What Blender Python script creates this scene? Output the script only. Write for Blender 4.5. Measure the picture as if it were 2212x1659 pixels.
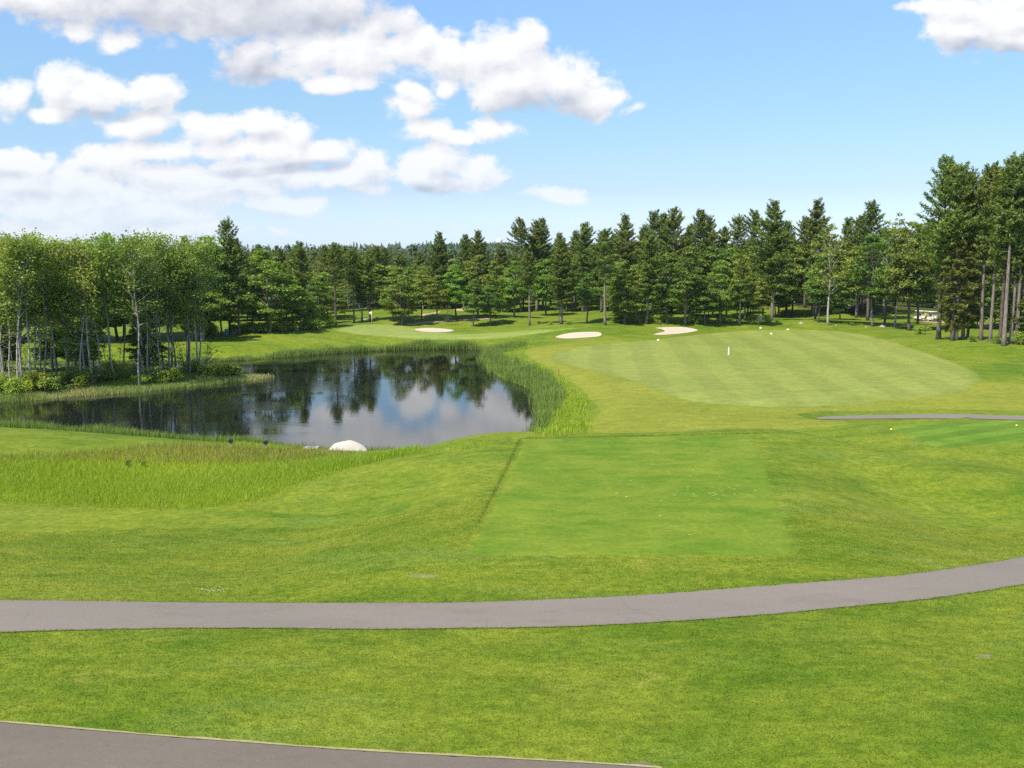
import bpy, math, random
import numpy as np
from mathutils import Vector, Matrix
from mathutils.geometry import delaunay_2d_cdt

for o in list(bpy.data.objects):
    bpy.data.objects.remove(o)
scene = bpy.context.scene
COL = scene.collection
R = math.radians
rng = np.random.default_rng(7)

# ------------------------------------------------------------------ camera
FPX, CX, CY, HOR, CAMZ = 2212.0, 1106.0, 829.5, 546.0, 13.0
TH = math.atan((CY - HOR) / FPX)
cd = bpy.data.cameras.new('camera')
cd.sensor_width = 36.0
cd.lens = 36.0
cd.clip_start = 0.5
cd.clip_end = 20000
cam = bpy.data.objects.new('camera', cd)
COL.objects.link(cam)
cam.location = (0, 0, CAMZ)
cam.rotation_euler = (math.pi / 2 - TH, 0, 0)
scene.camera = cam

def ray(X, Y):
    X = np.asarray(X, float); Y = np.asarray(Y, float)
    a = (X - CX) / FPX; b = (CY - Y) / FPX
    return np.stack([a, math.cos(TH) + b * math.sin(TH), -math.sin(TH) + b * math.cos(TH)], -1)

def on_plane(X, Y, z):
    d = ray(X, Y)
    t = (z - CAMZ) / d[..., 2]
    return d[..., 0] * t, d[..., 1] * t

# ------------------------------------------------------------------ light, exposure
SUN_EL, SUN_AZ = R(54), math.atan2(-0.62, -0.62)      # azimuth clockwise from +Y
sun_dir = Vector((math.sin(SUN_AZ) * math.cos(SUN_EL), math.cos(SUN_AZ) * math.cos(SUN_EL), math.sin(SUN_EL)))
sl = bpy.data.lights.new('sun', 'SUN')
sl.energy = 4.4
sl.angle = R(0.53)
sl.color = (1.0, 0.945, 0.84)
so = bpy.data.objects.new('sun', sl)
COL.objects.link(so)
so.rotation_euler = sun_dir.to_track_quat('Z', 'Y').to_euler()
so.location = (-60, -40, 90)

vs = scene.view_settings
vs.view_transform = 'Standard'
vs.look = 'None'
vs.gamma = 1.0
vs.use_curve_mapping = False
vs.exposure = 0.55
scene.cycles.use_denoising = False
scene.cycles.max_bounces = 6
scene.cycles.diffuse_bounces = 3
scene.cycles.glossy_bounces = 3
scene.cycles.transmission_bounces = 3
scene.cycles.caustics_reflective = False
scene.cycles.caustics_refractive = False

# ------------------------------------------------------------------ node helpers
class NT:
    def __init__(s, tree): s.t = tree
    def node(s, typ, **kw):
        n = s.t.nodes.new(typ)
        for k, v in kw.items(): setattr(n, k, v)
        return n
    def put(s, sock, v):
        if hasattr(v, 'is_output'): s.t.links.new(v, sock)
        elif v is not None: sock.default_value = v
    def math(s, op, a, b=None, c=None, clamp=False):
        n = s.node('ShaderNodeMath', operation=op, use_clamp=clamp)
        for i, v in enumerate((a, b, c)): s.put(n.inputs[i], v)
        return n.outputs[0]
    def vec(s, op, a, b=None, c=None):
        n = s.node('ShaderNodeVectorMath', operation=op)
        for i, v in enumerate((a, b, c)): s.put(n.inputs[i], v)
        return n.outputs['Value'] if op in ('LENGTH', 'DOT_PRODUCT', 'DISTANCE') else n.outputs[0]
    def sstep(s, x, a, b, lo=0.0, hi=1.0, kind='SMOOTHSTEP'):
        n = s.node('ShaderNodeMapRange', interpolation_type=kind)
        s.put(n.inputs[0], x)
        for i, v in enumerate((a, b, lo, hi)): s.put(n.inputs[1 + i], v)
        return n.outputs[0]
    def mix(s, f, a, b, blend='MIX'):
        n = s.node('ShaderNodeMix', data_type='RGBA', blend_type=blend)
        n.clamp_factor = True
        s.put(n.inputs[0], f)
        s.put(n.inputs[6], rgba(a)); s.put(n.inputs[7], rgba(b))
        return n.outputs[2]
    def noise(s, vec, scale, detail=3, rough=0.55, dist=0.0):
        n = s.node('ShaderNodeTexNoise')
        s.put(n.inputs['Vector'], vec)
        n.inputs['Scale'].default_value = scale
        n.inputs['Detail'].default_value = detail
        n.inputs['Roughness'].default_value = rough
        n.inputs['Distortion'].default_value = dist
        return n.outputs[0]
def rgba(c):
    if hasattr(c, 'is_output') or c is None: return c
    return (c[0], c[1], c[2], 1.0) if len(c) == 3 else c

# ------------------------------------------------------------------ sky
world = bpy.data.worlds.new('World')
scene.world = world
world.use_nodes = True
wt = world.node_tree
wt.nodes.clear()
W = NT(wt)
def blob_group(name, blobs, k):
    g = bpy.data.node_groups.new(name, 'ShaderNodeTree')
    g.interface.new_socket('p', in_out='INPUT', socket_type='NodeSocketVector')
    g.interface.new_socket('len', in_out='OUTPUT', socket_type='NodeSocketFloat')
    G = NT(g)
    gi = G.node('NodeGroupInput').outputs[0]
    go = G.node('NodeGroupOutput')
    acc = None
    for b in blobs:
        X, Y, rx, ry = b[:4]
        z0 = b[4] if len(b) > 4 else 0.0
        d = ray(X, Y)
        u, v = d[0] / d[1], d[2] / d[1]
        iu, iv = FPX / rx, FPX / ry
        q = G.vec('MULTIPLY_ADD', gi, (iu, iv, 0), (-u * iu, -v * iv, z0))
        l = G.vec('LENGTH', q)
        acc = l if acc is None else G.math('SMOOTH_MIN', acc, l, k)
    G.put(go.inputs[0], acc)
    return g
CLOUDS = [
    (60, 5, 160, 40), (250, 20, 230, 55), (470, 20, 260, 75), (680, 15, 190, 60), (180, 70, 90, 30, .45), (255, 85, 60, 35, .5),
    (550, 130, 90, 64), (600, 160, 80, 40, .1), (690, 105, 150, 66), (830, 105, 145, 74), (960, 115, 75, 60), (830, 45, 70, 50), (900, 85, 60, 50),
    (1075, 115, 80, 60), (1130, 85, 42, 42), (1115, 165, 125, 84), (1205, 182, 118, 68), (1268, 220, 85, 38), (1350, 240, 60, 20, .66), (1080,215,60,30,.3),
    (735, 187, 90, 24, .1), (950, 187, 45, 26, .25),
    (880, 235, 62, 50), (930, 285, 85, 32), (1050, 280, 70, 30, .2), (1000, 295, 100, 24, .2), (875, 205, 40, 26, .2),
    (10, 215, 55, 45), (120, 190, 64, 54), (200, 205, 140, 58), (310, 200, 70, 46), (120, 245, 90, 20), (310, 266, 80, 38, .15),
    (30, 350, 120, 34), (60, 385, 130, 34, .2), (450, 280, 70, 36), (560, 272, 110, 34), (650, 300, 60, 32), (560, 325, 220, 34), (250, 350, 110, 38),
    (360, 370, 170, 44), (520, 365, 200, 36), (710, 335, 90, 34), (800, 360, 60, 34), (680, 385, 160, 30),
    (960, 350, 85, 42), (1030, 375, 78, 38), (905, 380, 60, 30), (985, 400, 115, 22), (800, 415, 60, 16, .45),
    (1215, 423, 105, 26, .36), (200, 430, 330, 52, .3), (90, 490, 330, 40, .35), (600, 440, 220, 30, .35), (430, 410, 170, 40, .2), (180, 395, 150, 44), (330, 330, 90, 30), (280, 465, 260, 36, .2), (470, 400, 150, 40), (60, 450, 200, 30, .2), (780, 385, 90, 30, .15), (380, 505, 200, 20, .3), (590, 490, 50, 18, .55),
    (2080, 60, 95, 54), (2170, 40, 110, 62), (2040, 5, 110, 24, .35), (2190, 85, 100, 28), (2330, 40, 160, 80), (2600, 120, 200, 60), (-250, 260, 180, 60), (-300, 90, 200, 60), (-200, 430, 260, 60, .3),
    (100, -260, 420, 90), (900, -420, 300, 90), (1900, -330, 330, 80)]
DARK = [(430, 20, 520, 80), (640, 40, 240, 56), (545, 165, 120, 60), (330, 55, 220, 40), (1180, 235, 150, 34), (2130, 105, 110, 22), (230, 245, 110, 14), (590, 368, 200, 14), (960, 405, 90, 16)]
GB = blob_group('cloud_shapes', CLOUDS, 0.25)
GD = blob_group('cloud_bases', DARK, 0.3)
geo = W.node('ShaderNodeNewGeometry')
inc = W.vec('MULTIPLY', geo.outputs['Incoming'], (-1, -1, -1))
tc = W.node('ShaderNodeTexCoord')
dirv = tc.outputs['Generated']
sx = W.node('ShaderNodeSeparateXYZ'); W.put(sx.inputs[0], dirv)
ay = W.math('MAXIMUM', W.math('ABSOLUTE', sx.outputs[1]), 0.02)
u = W.math('DIVIDE', sx.outputs[0], ay)
v = W.math('DIVIDE', sx.outputs[2], ay)
cb = W.node('ShaderNodeCombineXYZ'); W.put(cb.inputs[0], u); W.put(cb.inputs[1], v)
p0 = cb.outputs[0]
def noise2(p, scale, detail, rough):
    n = W.node('ShaderNodeTexNoise', noise_dimensions='2D')
    W.put(n.inputs['Vector'], p)
    n.inputs['Scale'].default_value = scale; n.inputs['Detail'].default_value = detail; n.inputs['Roughness'].default_value = rough
    return n
def dens(p, fine):
    wv = W.vec('MULTIPLY_ADD', noise2(p, 9, 2, .5).outputs[1], (0.045, 0.026, 0), (-0.0225, -0.013, 0))
    g = W.node('ShaderNodeGroup', node_tree=GB); W.put(g.inputs[0], W.vec('ADD', p, wv))
    st = W.vec('MULTIPLY', W.vec('ADD', p, W.vec('MULTIPLY', wv, (.5, .5, 0))), (1.0, 1.3, 1.0))
    vo = W.node('ShaderNodeTexVoronoi', feature='F1', voronoi_dimensions='2D')
    W.put(vo.inputs['Vector'], st)
    vo.inputs['Scale'].default_value = 27
    vo.inputs['Detail'].default_value = 3.0
    vo.inputs['Roughness'].default_value = 0.5
    nz = noise2(st, 15, 7 if fine else 4, 0.60).outputs[0]
    base = W.math('SUBTRACT', 1.05, g.outputs[0])
    a = W.math('MULTIPLY_ADD', W.math('SUBTRACT', 0.45, vo.outputs[0]), 0.50, base)
    a = W.math('MULTIPLY_ADD', W.math('SUBTRACT', nz, 0.5), 1.0, a)
    if fine:
        a = W.math('MULTIPLY_ADD', W.math('SUBTRACT', noise2(st, 70, 5, .7).outputs[0], 0.5), 0.42, a)
    return a
d0 = dens(p0, True)
d1 = dens(W.vec('ADD', p0, (-0.006, 0.013, 0)), False)
alpha = W.sstep(d0, -0.20, 0.30)
gd = W.node('ShaderNodeGroup', node_tree=GD)
W.put(gd.inputs[0], W.vec('ADD', p0, W.vec('MULTIPLY_ADD', noise2(p0, 7, 3, .5).outputs[1], (0.06, 0.04, 0), (-.03, -.02, 0))))
under = W.sstep(W.math('MULTIPLY_ADD', W.math('SUBTRACT', noise2(p0, 15, 4, .55).outputs[0], .5), .5, gd.outputs[0]), 1.25, 0.35)
relief = W.math('SUBTRACT', d0, d1)
lit = W.math('MULTIPLY_ADD', relief, 0.48, 0.88)
lit = W.math('SUBTRACT', lit, W.math('MULTIPLY', under, 0.46))
lit = W.math('MINIMUM', W.math('MAXIMUM', lit, 0.0), 1.0)
SKYK = 6.2
ccol = W.mix(lit, (0.44 * SKYK, 0.48 * SKYK, 0.60 * SKYK), (1.02 * SKYK, 1.02 * SKYK, 1.03 * SKYK))
sky = W.node('ShaderNodeTexSky', sky_type='NISHITA')
sky.sun_disc = False
sky.sun_elevation = SUN_EL
sky.sun_rotation = SUN_AZ
sky.altitude = 100
sky.air_density = 1.0
sky.dust_density = 0.6
sky.ozone_density = 2.0
elev = sx.outputs[2]
ramp = W.node('ShaderNodeValToRGB')
W.put(ramp.inputs[0], W.math('MULTIPLY', elev, 4.0))
TINT = [(0.0, (1.02, 1.27, 1.85)), (.084, (.85, 1.00, 1.45)), (.236, (.75, .825, 1.08)), (.53, (.805, .93, 1.0)), (.91, (.95, 1.10, 1.24))]
while len(ramp.color_ramp.elements) < len(TINT): ramp.color_ramp.elements.new(.5)
for e, (ps, c) in zip(ramp.color_ramp.elements, TINT):
    e.position = ps; e.color = (c[0] / 1.6, c[1] / 1.6, c[2] / 1.6, 1)
tint = W.vec('MULTIPLY', ramp.outputs[0], (1.6, 1.6, 1.6))
skyc = W.mix(1.0, sky.outputs[0], tint, 'MULTIPLY')
fade = W.sstep(v, 0.0, 0.11, 0.45, 0.97)
acol = W.math('MULTIPLY', alpha, fade)
fin = W.mix(acol, skyc, ccol)
bg = W.node('ShaderNodeBackground')
W.put(bg.inputs[0], fin)
bg.inputs[1].default_value = 0.11
wo = W.node('ShaderNodeOutputWorld')
W.put(wo.inputs[0], bg.outputs[0])
world.cycles.sampling_method = 'MANUAL'
world.cycles.sample_map_resolution = 512

# ------------------------------------------------------------------ terrain
def smooth(a, b, x):
    t = np.clip((x - a) / (b - a), 0, 1)
    return t * t * (3 - 2 * t)
def catmull(pts, n=6, closed=True):
    P = np.asarray(pts, float); out = []; m = len(P)
    for i in range(m if closed else m - 1):
        g = (lambda k: P[k % m]) if closed else (lambda k: P[min(max(k, 0), m - 1)])
        p0_, p1, p2, p3 = g(i - 1), g(i), g(i + 1), g(i + 2)
        for j in range(n):
            t = j / n
            out.append(0.5 * (2 * p1 + (p2 - p0_) * t + (2 * p0_ - 5 * p1 + 4 * p2 - p3) * t * t + (3 * p1 - p0_ - 3 * p2 + p3) * t ** 3))
    if not closed: out.append(P[-1])
    return np.array(out)
def inside(poly, x, y):
    x = np.asarray(x, float); y = np.asarray(y, float)
    r = np.zeros(x.shape, bool)
    n = len(poly)
    for i in range(n):
        x1, y1 = poly[i]; x2, y2 = poly[(i + 1) % n]
        c = ((y1 > y) != (y2 > y))
        if y1 != y2:
            r ^= c & (x < (x2 - x1) * (y - y1) / (y2 - y1) + x1)
    return r
def segdist(x, y, a, b):
    dx, dy = b[0] - a[0], b[1] - a[1]
    t = np.clip(((x - a[0]) * dx + (y - a[1]) * dy) / (dx * dx + dy * dy + 1e-9), 0, 1)
    return np.hypot(x - a[0] - t * dx, y - a[1] - t * dy), t
def sdf(poly, x, y):
    x = np.asarray(x, float); y = np.asarray(y, float)
    d = np.full(x.shape, 1e9)
    n = len(poly)
    for i in range(n):
        d = np.minimum(d, segdist(x, y, poly[i], poly[(i + 1) % n])[0])
    return np.where(inside(poly, x, y), -d, d)
def plane_poly(px, z):
    px = np.asarray(px, float)
    x, y = on_plane(px[:, 0], px[:, 1], z)
    return np.stack([x, y], 1)

WATER = -1.2
POND_PX = [(-500, 905), (-200, 915), (0, 924), (100, 927), (200, 935), (300, 944), (400, 950), (500, 957), (580, 968), (640, 975), (700, 979),
           (860, 979), (980, 970), (1080, 958), (1140, 943), (1160, 925), (1164, 900), (1157, 870), (1150, 845), (1120, 830), (1080, 814),
           (1052, 795), (1036, 775), (1046, 762), (1060, 755), (1020, 753), (900, 753), (760, 759), (640, 768), (560, 774), (480, 778), (300, 778), (100, 779), (-150, 783),
           (-150, 793), (100, 795), (300, 796), (450, 797), (510, 800), (545, 808), (560, 816), (530, 822), (480, 826), (400, 834), (300, 845), (200, 852), (100, 860), (0, 868), (-200, 882), (-500, 893)]
POND = plane_poly(catmull(POND_PX, 3), WATER)
TEE = plane_poly([(1128, 948), (1632, 937), (1722, 1178), (1715, 1200), (1400, 1203), (1000, 1200), (1040, 1130), (1090, 1030)], 2.0)
TEE2 = plane_poly([(1915, 922), (1960, 915), (2030, 911), (2130, 907), (2230, 909), (2350, 915), (2380, 945), (2250, 958), (2120, 963), (2040, 970), (2005, 964), (1955, 942)], 0.9)
T_TR = on_plane(1640, 938, 2.0); R_END = on_plane(2330, 1060, 1.0)
T_TL = on_plane(1120, 948, 2.0); L_END = on_plane(560, 1085, 0.55)
MOUNDS = []       # x, y, rx, ry, height
def add_mound(X, Y, rx, ry, hgt, z=0.0):
    x, y = on_plane(X, Y, z)
    MOUNDS.append((float(x), float(y), rx, ry, hgt))
add_mound(-70, 985, 15, 8, .55)
add_mound(200, 990, 12, 6, 0.3)
add_mound(1262, 716, 11, 7, 1.1)
add_mound(1460, 706, 15, 7, 1.5)
add_mound(1380, 706, 9, 6, .6)
add_mound(860, 700, 16, 9, 0.9)
add_mound(560, 722, 22, 9, 0.9)
add_mound(960, 698, 14, 6, .8)
add_mound(1750, 700, 16, 8, .7)
add_mound(2050, 745, 20, 9, .9)
add_mound(2230, 760, 16, 9, 1.0)
add_mound(1150, 700, 14, 7, .7)
add_mound(1060, 662, 30, 12, 1.6)
add_mound(1700, 672, 26, 12, 1.6)
add_mound(1560, 668, 26, 14, 1.5)
HILL = on_plane(1010, 545.5, CAMZ - 0.5)
def height(x, y):
    x = np.asarray(x, float); y = np.asarray(y, float)
    h = 2.3 * (1 - smooth(20, 56, y)) + 0.14 * np.sin(x * .11 + y * .07 + 1) * smooth(30, 60, y) + .16 * np.sin(x * .045 - y * .06) * smooth(40, 90, y)
    h = h + .05 * np.sin(x * .37 + 2 * np.sin(y * .21)) + .04 * np.sin(y * .31 + x * .13)
    for (mx, my, rx, ry, hh) in MOUNDS:
        h = h + hh * np.exp(-((x - mx) / rx) ** 2 - ((y - my) / ry) ** 2)
    far = np.clip(y - 330, 0, None)
    h = h + 1.2 * smooth(250, 420, y) + far * 0.0022
    # far hill carrying the water tower, and the low ridge on the right
    h = h + 17.5 * np.exp(-((x + 30) / 190) ** 2 - ((y - 2100) / 420) ** 2) + 12 * np.exp(-((x + 330) / 300) ** 2 - ((y - 1800) / 350) ** 2)
    h = h + 16 * np.exp(-((x - 800) / 500) ** 2 - ((y - 1500) / 500) ** 2)
    for (a, b, za, zb, L) in ((T_TR, R_END, 1.9, 1.15, 9.0), (T_TL, L_END, 1.85, .75, 11.0)):
        d, t = segdist(x, y, a, b)
        z = za + (zb - za) * t
        w = 1 - smooth(0, L, d)
        h = np.where(z > h, h + (z - h) * w, h)
    for (poly, z, L) in ((TEE, 2.0, 9.0), (TEE2, .9, 7.0)):
        c = poly.mean(0)
        m = (np.hypot(x - c[0], y - c[1]) < 50)
        if m.any():
            s = np.full(x.shape, 99.0); s[m] = sdf(poly, x[m], y[m])
            h = h + (z - h) * (1 - smooth(0.3, L, s))
    m = (y > 55) & (y < 190) & (x > -130) & (x < 45)
    if m.any():
        s = np.full(x.shape, 99.0); s[m] = sdf(POND, x[m], y[m])
        h = np.where(s < 0, WATER - .02 - np.minimum(1.6, -s * .35), (WATER - .02) + (h - WATER + .02) * smooth(-1.2, 8.0, s))
    return h
def unproj(X, Y, tmax=1500):
    X = np.atleast_1d(np.asarray(X, float)); Y = np.atleast_1d(np.asarray(Y, float))
    d = ray(X, Y)
    q = d[:, :1] / d[:, 1:2]; zq = d[:, 2:] / d[:, 1:2]
    def first(ys):
        """first sample of each row below the ground"""
        b_ = (CAMZ + zq * ys) < height(q * ys, ys)
        i = np.argmax(b_, 1); i = np.where(b_.any(1), i, ys.shape[1] - 1)
        r_ = np.arange(len(X))
        return ys[r_, np.maximum(i - 1, 0)], ys[r_, i]
    lo, hi = first(np.repeat(np.geomspace(8, tmax, 200)[None], len(X), 0))
    for _ in range(3):
        lo, hi = first(lo[:, None] + (hi - lo)[:, None] * np.linspace(0, 1, 12)[None])
    return np.stack([q[:, 0] * hi, hi], 1)

# ------------------------------------------------------------------ mesh + object helpers
def new_mesh(name, verts, faces, attrs=None, smooth_=False, mats=None):
    me = bpy.data.meshes.new(name)
    V = np.asarray(verts, np.float32).reshape(-1, 3)
    if isinstance(faces, np.ndarray):
        nf, k = faces.shape
        me.vertices.add(len(V)); me.vertices.foreach_set('co', V.ravel())
        me.loops.add(nf * k); me.loops.foreach_set('vertex_index', faces.astype(np.int32).ravel())
        me.polygons.add(nf)
        me.polygons.foreach_set('loop_start', np.arange(0, nf * k, k, dtype=np.int32))
        me.update(calc_edges=True)
    else:
        me.from_pydata([tuple(map(float, q)) for q in V], [], faces)
        me.update()
    if attrs:
        for k, a in attrs.items():
            at = me.attributes.new(k, 'FLOAT', 'POINT')
            at.data.foreach_set('value', np.asarray(a, np.float32).ravel())
    if smooth_:
        me.polygons.foreach_set('use_smooth', np.ones(len(me.polygons), bool))
    for m in (mats or []): me.materials.append(m)
    return me
def obj(name, me, mat=None, parent=None, loc=None):
    if mat is not None and len(me.materials) == 0: me.materials.append(mat)
    o = bpy.data.objects.new(name, me)
    COL.objects.link(o)
    if parent is not None: o.parent = parent
    if loc is not None: o.location = loc
    return o
def tag(o, label=None, cat=None, group=None, kind=None):
    if label: o['label'] = label
    if cat: o['category'] = cat
    if group: o['group'] = group
    if kind: o['kind'] = kind
    return o
def thing(name, label, cat, loc=(0, 0, 0), rz=0.0, group=None):
    o = bpy.data.objects.new(name, None)
    COL.objects.link(o)
    o.location = loc; o.rotation_euler = (0, 0, rz)
    o.empty_display_size = 0.3
    return tag(o, label, cat, group)

class MB:
    def __init__(s): s.v = []; s.f = []
    def box(s, c, d, rot=None):
        b = len(s.v)
        M = rot or Matrix.Identity(3)
        for k in range(8):
            q = Vector(((k & 1) - .5, ((k >> 1) & 1) - .5, ((k >> 2) & 1) - .5))
            q = M @ Vector((q.x * d[0], q.y * d[1], q.z * d[2]))
            s.v.append((c[0] + q.x, c[1] + q.y, c[2] + q.z))
        for f in ((0, 2, 3, 1), (4, 5, 7, 6), (0, 1, 5, 4), (2, 6, 7, 3), (0, 4, 6, 2), (1, 3, 7, 5)):
            s.f.append(tuple(b + i for i in f))
        return s
    def tube(s, pts, rad, n=8, cap=True):
        pts = [Vector(q) for q in pts]
        rings = []
        for i, q in enumerate(pts):
            t = (pts[min(i + 1, len(pts) - 1)] - pts[max(i - 1, 0)]).normalized()
            a = t.cross(Vector((0.31, 0.17, 0.93)) if abs(t.z) < .9 else Vector((1, 0.1, 0))).normalized()
            b = t.cross(a)
            r = rad[i] if hasattr(rad, '__len__') else rad
            k = len(s.v)
            for j in range(n):
                an = 2 * math.pi * j / n
                s.v.append(tuple(q + (a * math.cos(an) + b * math.sin(an)) * r))
            rings.append(k)
        for i in range(len(rings) - 1):
            for j in range(n):
                s.f.append((rings[i] + j, rings[i] + (j + 1) % n, rings[i + 1] + (j + 1) % n, rings[i + 1] + j))
        if cap:
            s.f.append(tuple(rings[0] + j for j in reversed(range(n))))
            s.f.append(tuple(rings[-1] + j for j in range(n)))
        return s
    def prism(s, prof, x0, x1):
        """profile in (y, z), extruded along x"""
        b = len(s.v); n = len(prof)
        for x in (x0, x1):
            for (y, z) in prof: s.v.append((x, y, z))
        for i in range(n):
            j = (i + 1) % n
            s.f.append((b + i, b + j, b + n + j, b + n + i))
        s.f.append(tuple(b + i for i in reversed(range(n)))); s.f.append(tuple(b + n + i for i in range(n)))
        return s
    def lathe(s, prof, n=16, c=(0, 0, 0)):
        b = len(s.v)
        for (r, z) in prof:
            for j in range(n):
                an = 2 * math.pi * j / n
                s.v.append((c[0] + r * math.cos(an), c[1] + r * math.sin(an), c[2] + z))
        for i in range(len(prof) - 1):
            for j in range(n):
                s.f.append((b + i * n + j, b + i * n + (j + 1) % n, b + (i + 1) * n + (j + 1) % n, b + (i + 1) * n + j))
        s.f.append(tuple(b + j for j in reversed(range(n))))
        s.f.append(tuple(b + (len(prof) - 1) * n + j for j in range(n)))
        return s
    def mesh(s, name, mat=None, smooth_=False):
        return new_mesh(name, s.v, s.f, smooth_=smooth_, mats=[mat] if mat else None)
    def build(s, name, mat, parent=None, smooth_=False, bevel=0.0, loc=None):
        o = obj(name, s.mesh(name, mat, smooth_), None, parent, loc)
        if bevel:
            m = o.modifiers.new('bevel', 'BEVEL'); m.width = bevel; m.segments = 2
        return o

# ------------------------------------------------------------------ materials
def material(name):
    m = bpy.data.materials.new(name)
    m.use_nodes = True
    m.node_tree.nodes.clear()
    n = NT(m.node_tree)
    out = n.node('ShaderNodeOutputMaterial')
    return m, n, out
def principled(n, out, col, rough=0.8, spec=0.25, metal=0.0, normal=None, rough_sock=None):
    p = n.node('ShaderNodeBsdfPrincipled')
    n.put(p.inputs['Base Color'], rgba(col))
    n.put(p.inputs['Roughness'], rough)
    p.inputs['Specular IOR Level'].default_value = spec
    p.inputs['Metallic'].default_value = metal
    if normal is not None: n.put(p.inputs['Normal'], normal)
    n.put(out.inputs[0], p.outputs[0])
    return p
def bump(n, h, strength, dist):
    b = n.node('ShaderNodeBump')
    n.put(b.inputs['Height'], h)
    b.inputs['Strength'].default_value = strength
    b.inputs['Distance'].default_value = dist
    return b.outputs[0]
def plain(name, col, rough=0.6, spec=0.4, var=0.12, scale=6.0, metal=0.0):
    m, n, out = material(name)
    pos = n.node('ShaderNodeTexCoord').outputs['Object']
    f = n.noise(pos, scale, 4)
    c = n.mix(f, tuple(q * (1 - var) for q in col), tuple(min(1, q * (1 + var)) for q in col))
    principled(n, out, c, rough, spec, metal, bump(n, f, .15, .02))
    return m
def pos_of(n): return n.node('ShaderNodeNewGeometry').outputs['Position']

def turf(n, flat, A, B, dry, dry_amt, patch, cool=None):
    big = n.noise(flat, patch, 4, .6, .4)
    streak = n.noise(n.vec('MULTIPLY', flat, (.4, 1.0, 0)), .6, 5, .65, .8)
    mid = n.noise(flat, 1.6, 5, .62)
    mix1 = n.math('ADD', n.math('MULTIPLY', big, .55), n.math('MULTIPLY', streak, .45))
    col = n.mix(n.sstep(mix1, .33, .62), A, B)
    if cool:
        c1 = n.noise(n.vec('MULTIPLY_ADD', flat, (.22, .62, 0), (7.3, 2.1, 0)), .5, 6, .68, .9)
        col = n.mix(n.math('MULTIPLY', n.sstep(c1, .50, .72), .55), col, cool[0])
        c2 = n.noise(n.vec('MULTIPLY_ADD', flat, (.25, .5, 0), (3.3, 9.1, 0)), .5, 6, .68, .9)
        col = n.mix(n.math('MULTIPLY', n.sstep(c2, .53, .72), .5), col, cool[1])
    d = n.noise(n.vec('MULTIPLY', flat, (.5, 1, 0)), .33, 6, .66, .6)
    dm = n.sstep(n.math('ADD', n.math('MULTIPLY', d, .7), n.math('MULTIPLY', mid, .3)), .55, .72)
    return n.mix(n.math('MULTIPLY', dm, dry_amt), col, dry)
def grass_material(name, A, B, dry, dry_amt, fine=1.0, stripes=None, far_col=None, patch=0.09, bstr=0.6, grain=.5, cool=None, blend=None):
    m, n, out = material(name)
    pos = pos_of(n)
    flat = n.vec('MULTIPLY', pos, (1, 1, 0))
    col = turf(n, flat, A, B, dry, dry_amt, patch, cool)
    if stripes:
        for (ang, width, amt, mask) in stripes:
            rot = n.node('ShaderNodeVectorRotate', rotation_type='Z_AXIS')
            n.put(rot.inputs[0], n.vec('ADD', flat, n.vec('MULTIPLY', n.node('ShaderNodeNewGeometry').outputs['Position'], (0, 0, 0))))
            rot.inputs['Angle'].default_value = ang
            w = n.node('ShaderNodeTexWave', wave_type='BANDS', bands_direction='X', wave_profile='SIN')
            n.put(w.inputs['Vector'], rot.outputs[0])
            w.inputs['Scale'].default_value = 0.314 / width / 1.0
            w.inputs['Distortion'].default_value = 1.6
            w.inputs['Detail'].default_value = 1.5
            w.inputs['Detail Scale'].default_value = .12
            s = n.sstep(w.outputs[1], .3, .7)
            if mask:
                sp = n.node('ShaderNodeSeparateXYZ'); n.put(sp.inputs[0], pos)
                s = n.math('MULTIPLY', s, n.sstep(n.math('MULTIPLY_ADD', n.noise(flat, .05, 2), 22, sp.outputs[1]), mask[0], mask[1]))
            lum = n.math('MULTIPLY_ADD', s, amt, 1.0 - amt * .5)
            cc = n.node('ShaderNodeCombineColor')
            for i in range(3): n.put(cc.inputs[i], lum)
            col = n.mix(1.0, col, cc.outputs[0], 'MULTIPLY')
    if blend:
        ea = n.node('ShaderNodeAttribute', attribute_name='edge', attribute_type='GEOMETRY')
        en = n.noise(flat, blend[1], 5, .7)
        col = n.mix(n.sstep(n.math('MULTIPLY_ADD', n.math('SUBTRACT', en, .5), blend[0], ea.outputs['Fac']), .05, .75), turf(n, flat, *RGH, .65, .075, COOL), col)
    md = n.noise(n.vec('MULTIPLY', flat, (.7, 1, 0)), 1.1, 6, .72, .5)
    col = n.mix(n.sstep(md, .36, .64), n.mix(1.0, col, (.87, .91, .86), 'MULTIPLY'), n.mix(1.0, col, (1.13, 1.10, 1.15), 'MULTIPLY'))
    fn = n.noise(n.vec('MULTIPLY', flat, (.8, 1, 0)), 3.2 / fine, 8, .86)
    fn2 = n.noise(flat, 17.0 / fine, 3, .8)
    f = n.math('ADD', n.math('MULTIPLY', fn, .55), n.math('MULTIPLY', fn2, .45))
    col = n.mix(n.sstep(f, .40, .60), n.mix(1.0, col, tuple(1 - grain * q for q in (.9, .75, 1.0)), 'MULTIPLY'), n.mix(1.0, col, tuple(1 + grain * q for q in (.9, .72, 1.1)), 'MULTIPLY'))
    p = principled(n, out, col, .9, .12, normal=bump(n, f, bstr, .06))
    return m
S = 0.80
def sc(*c): return tuple(q * S for q in c)
COOL = (sc(.175, .262, .045), sc(.066, .148, .007))
RGH = (sc(.096, .178, .007), sc(.218, .266, .020), sc(.34, .30, .055))
M_ROUGH = grass_material('rough_grass', *RGH, .65, patch=.075, cool=COOL)
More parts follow.
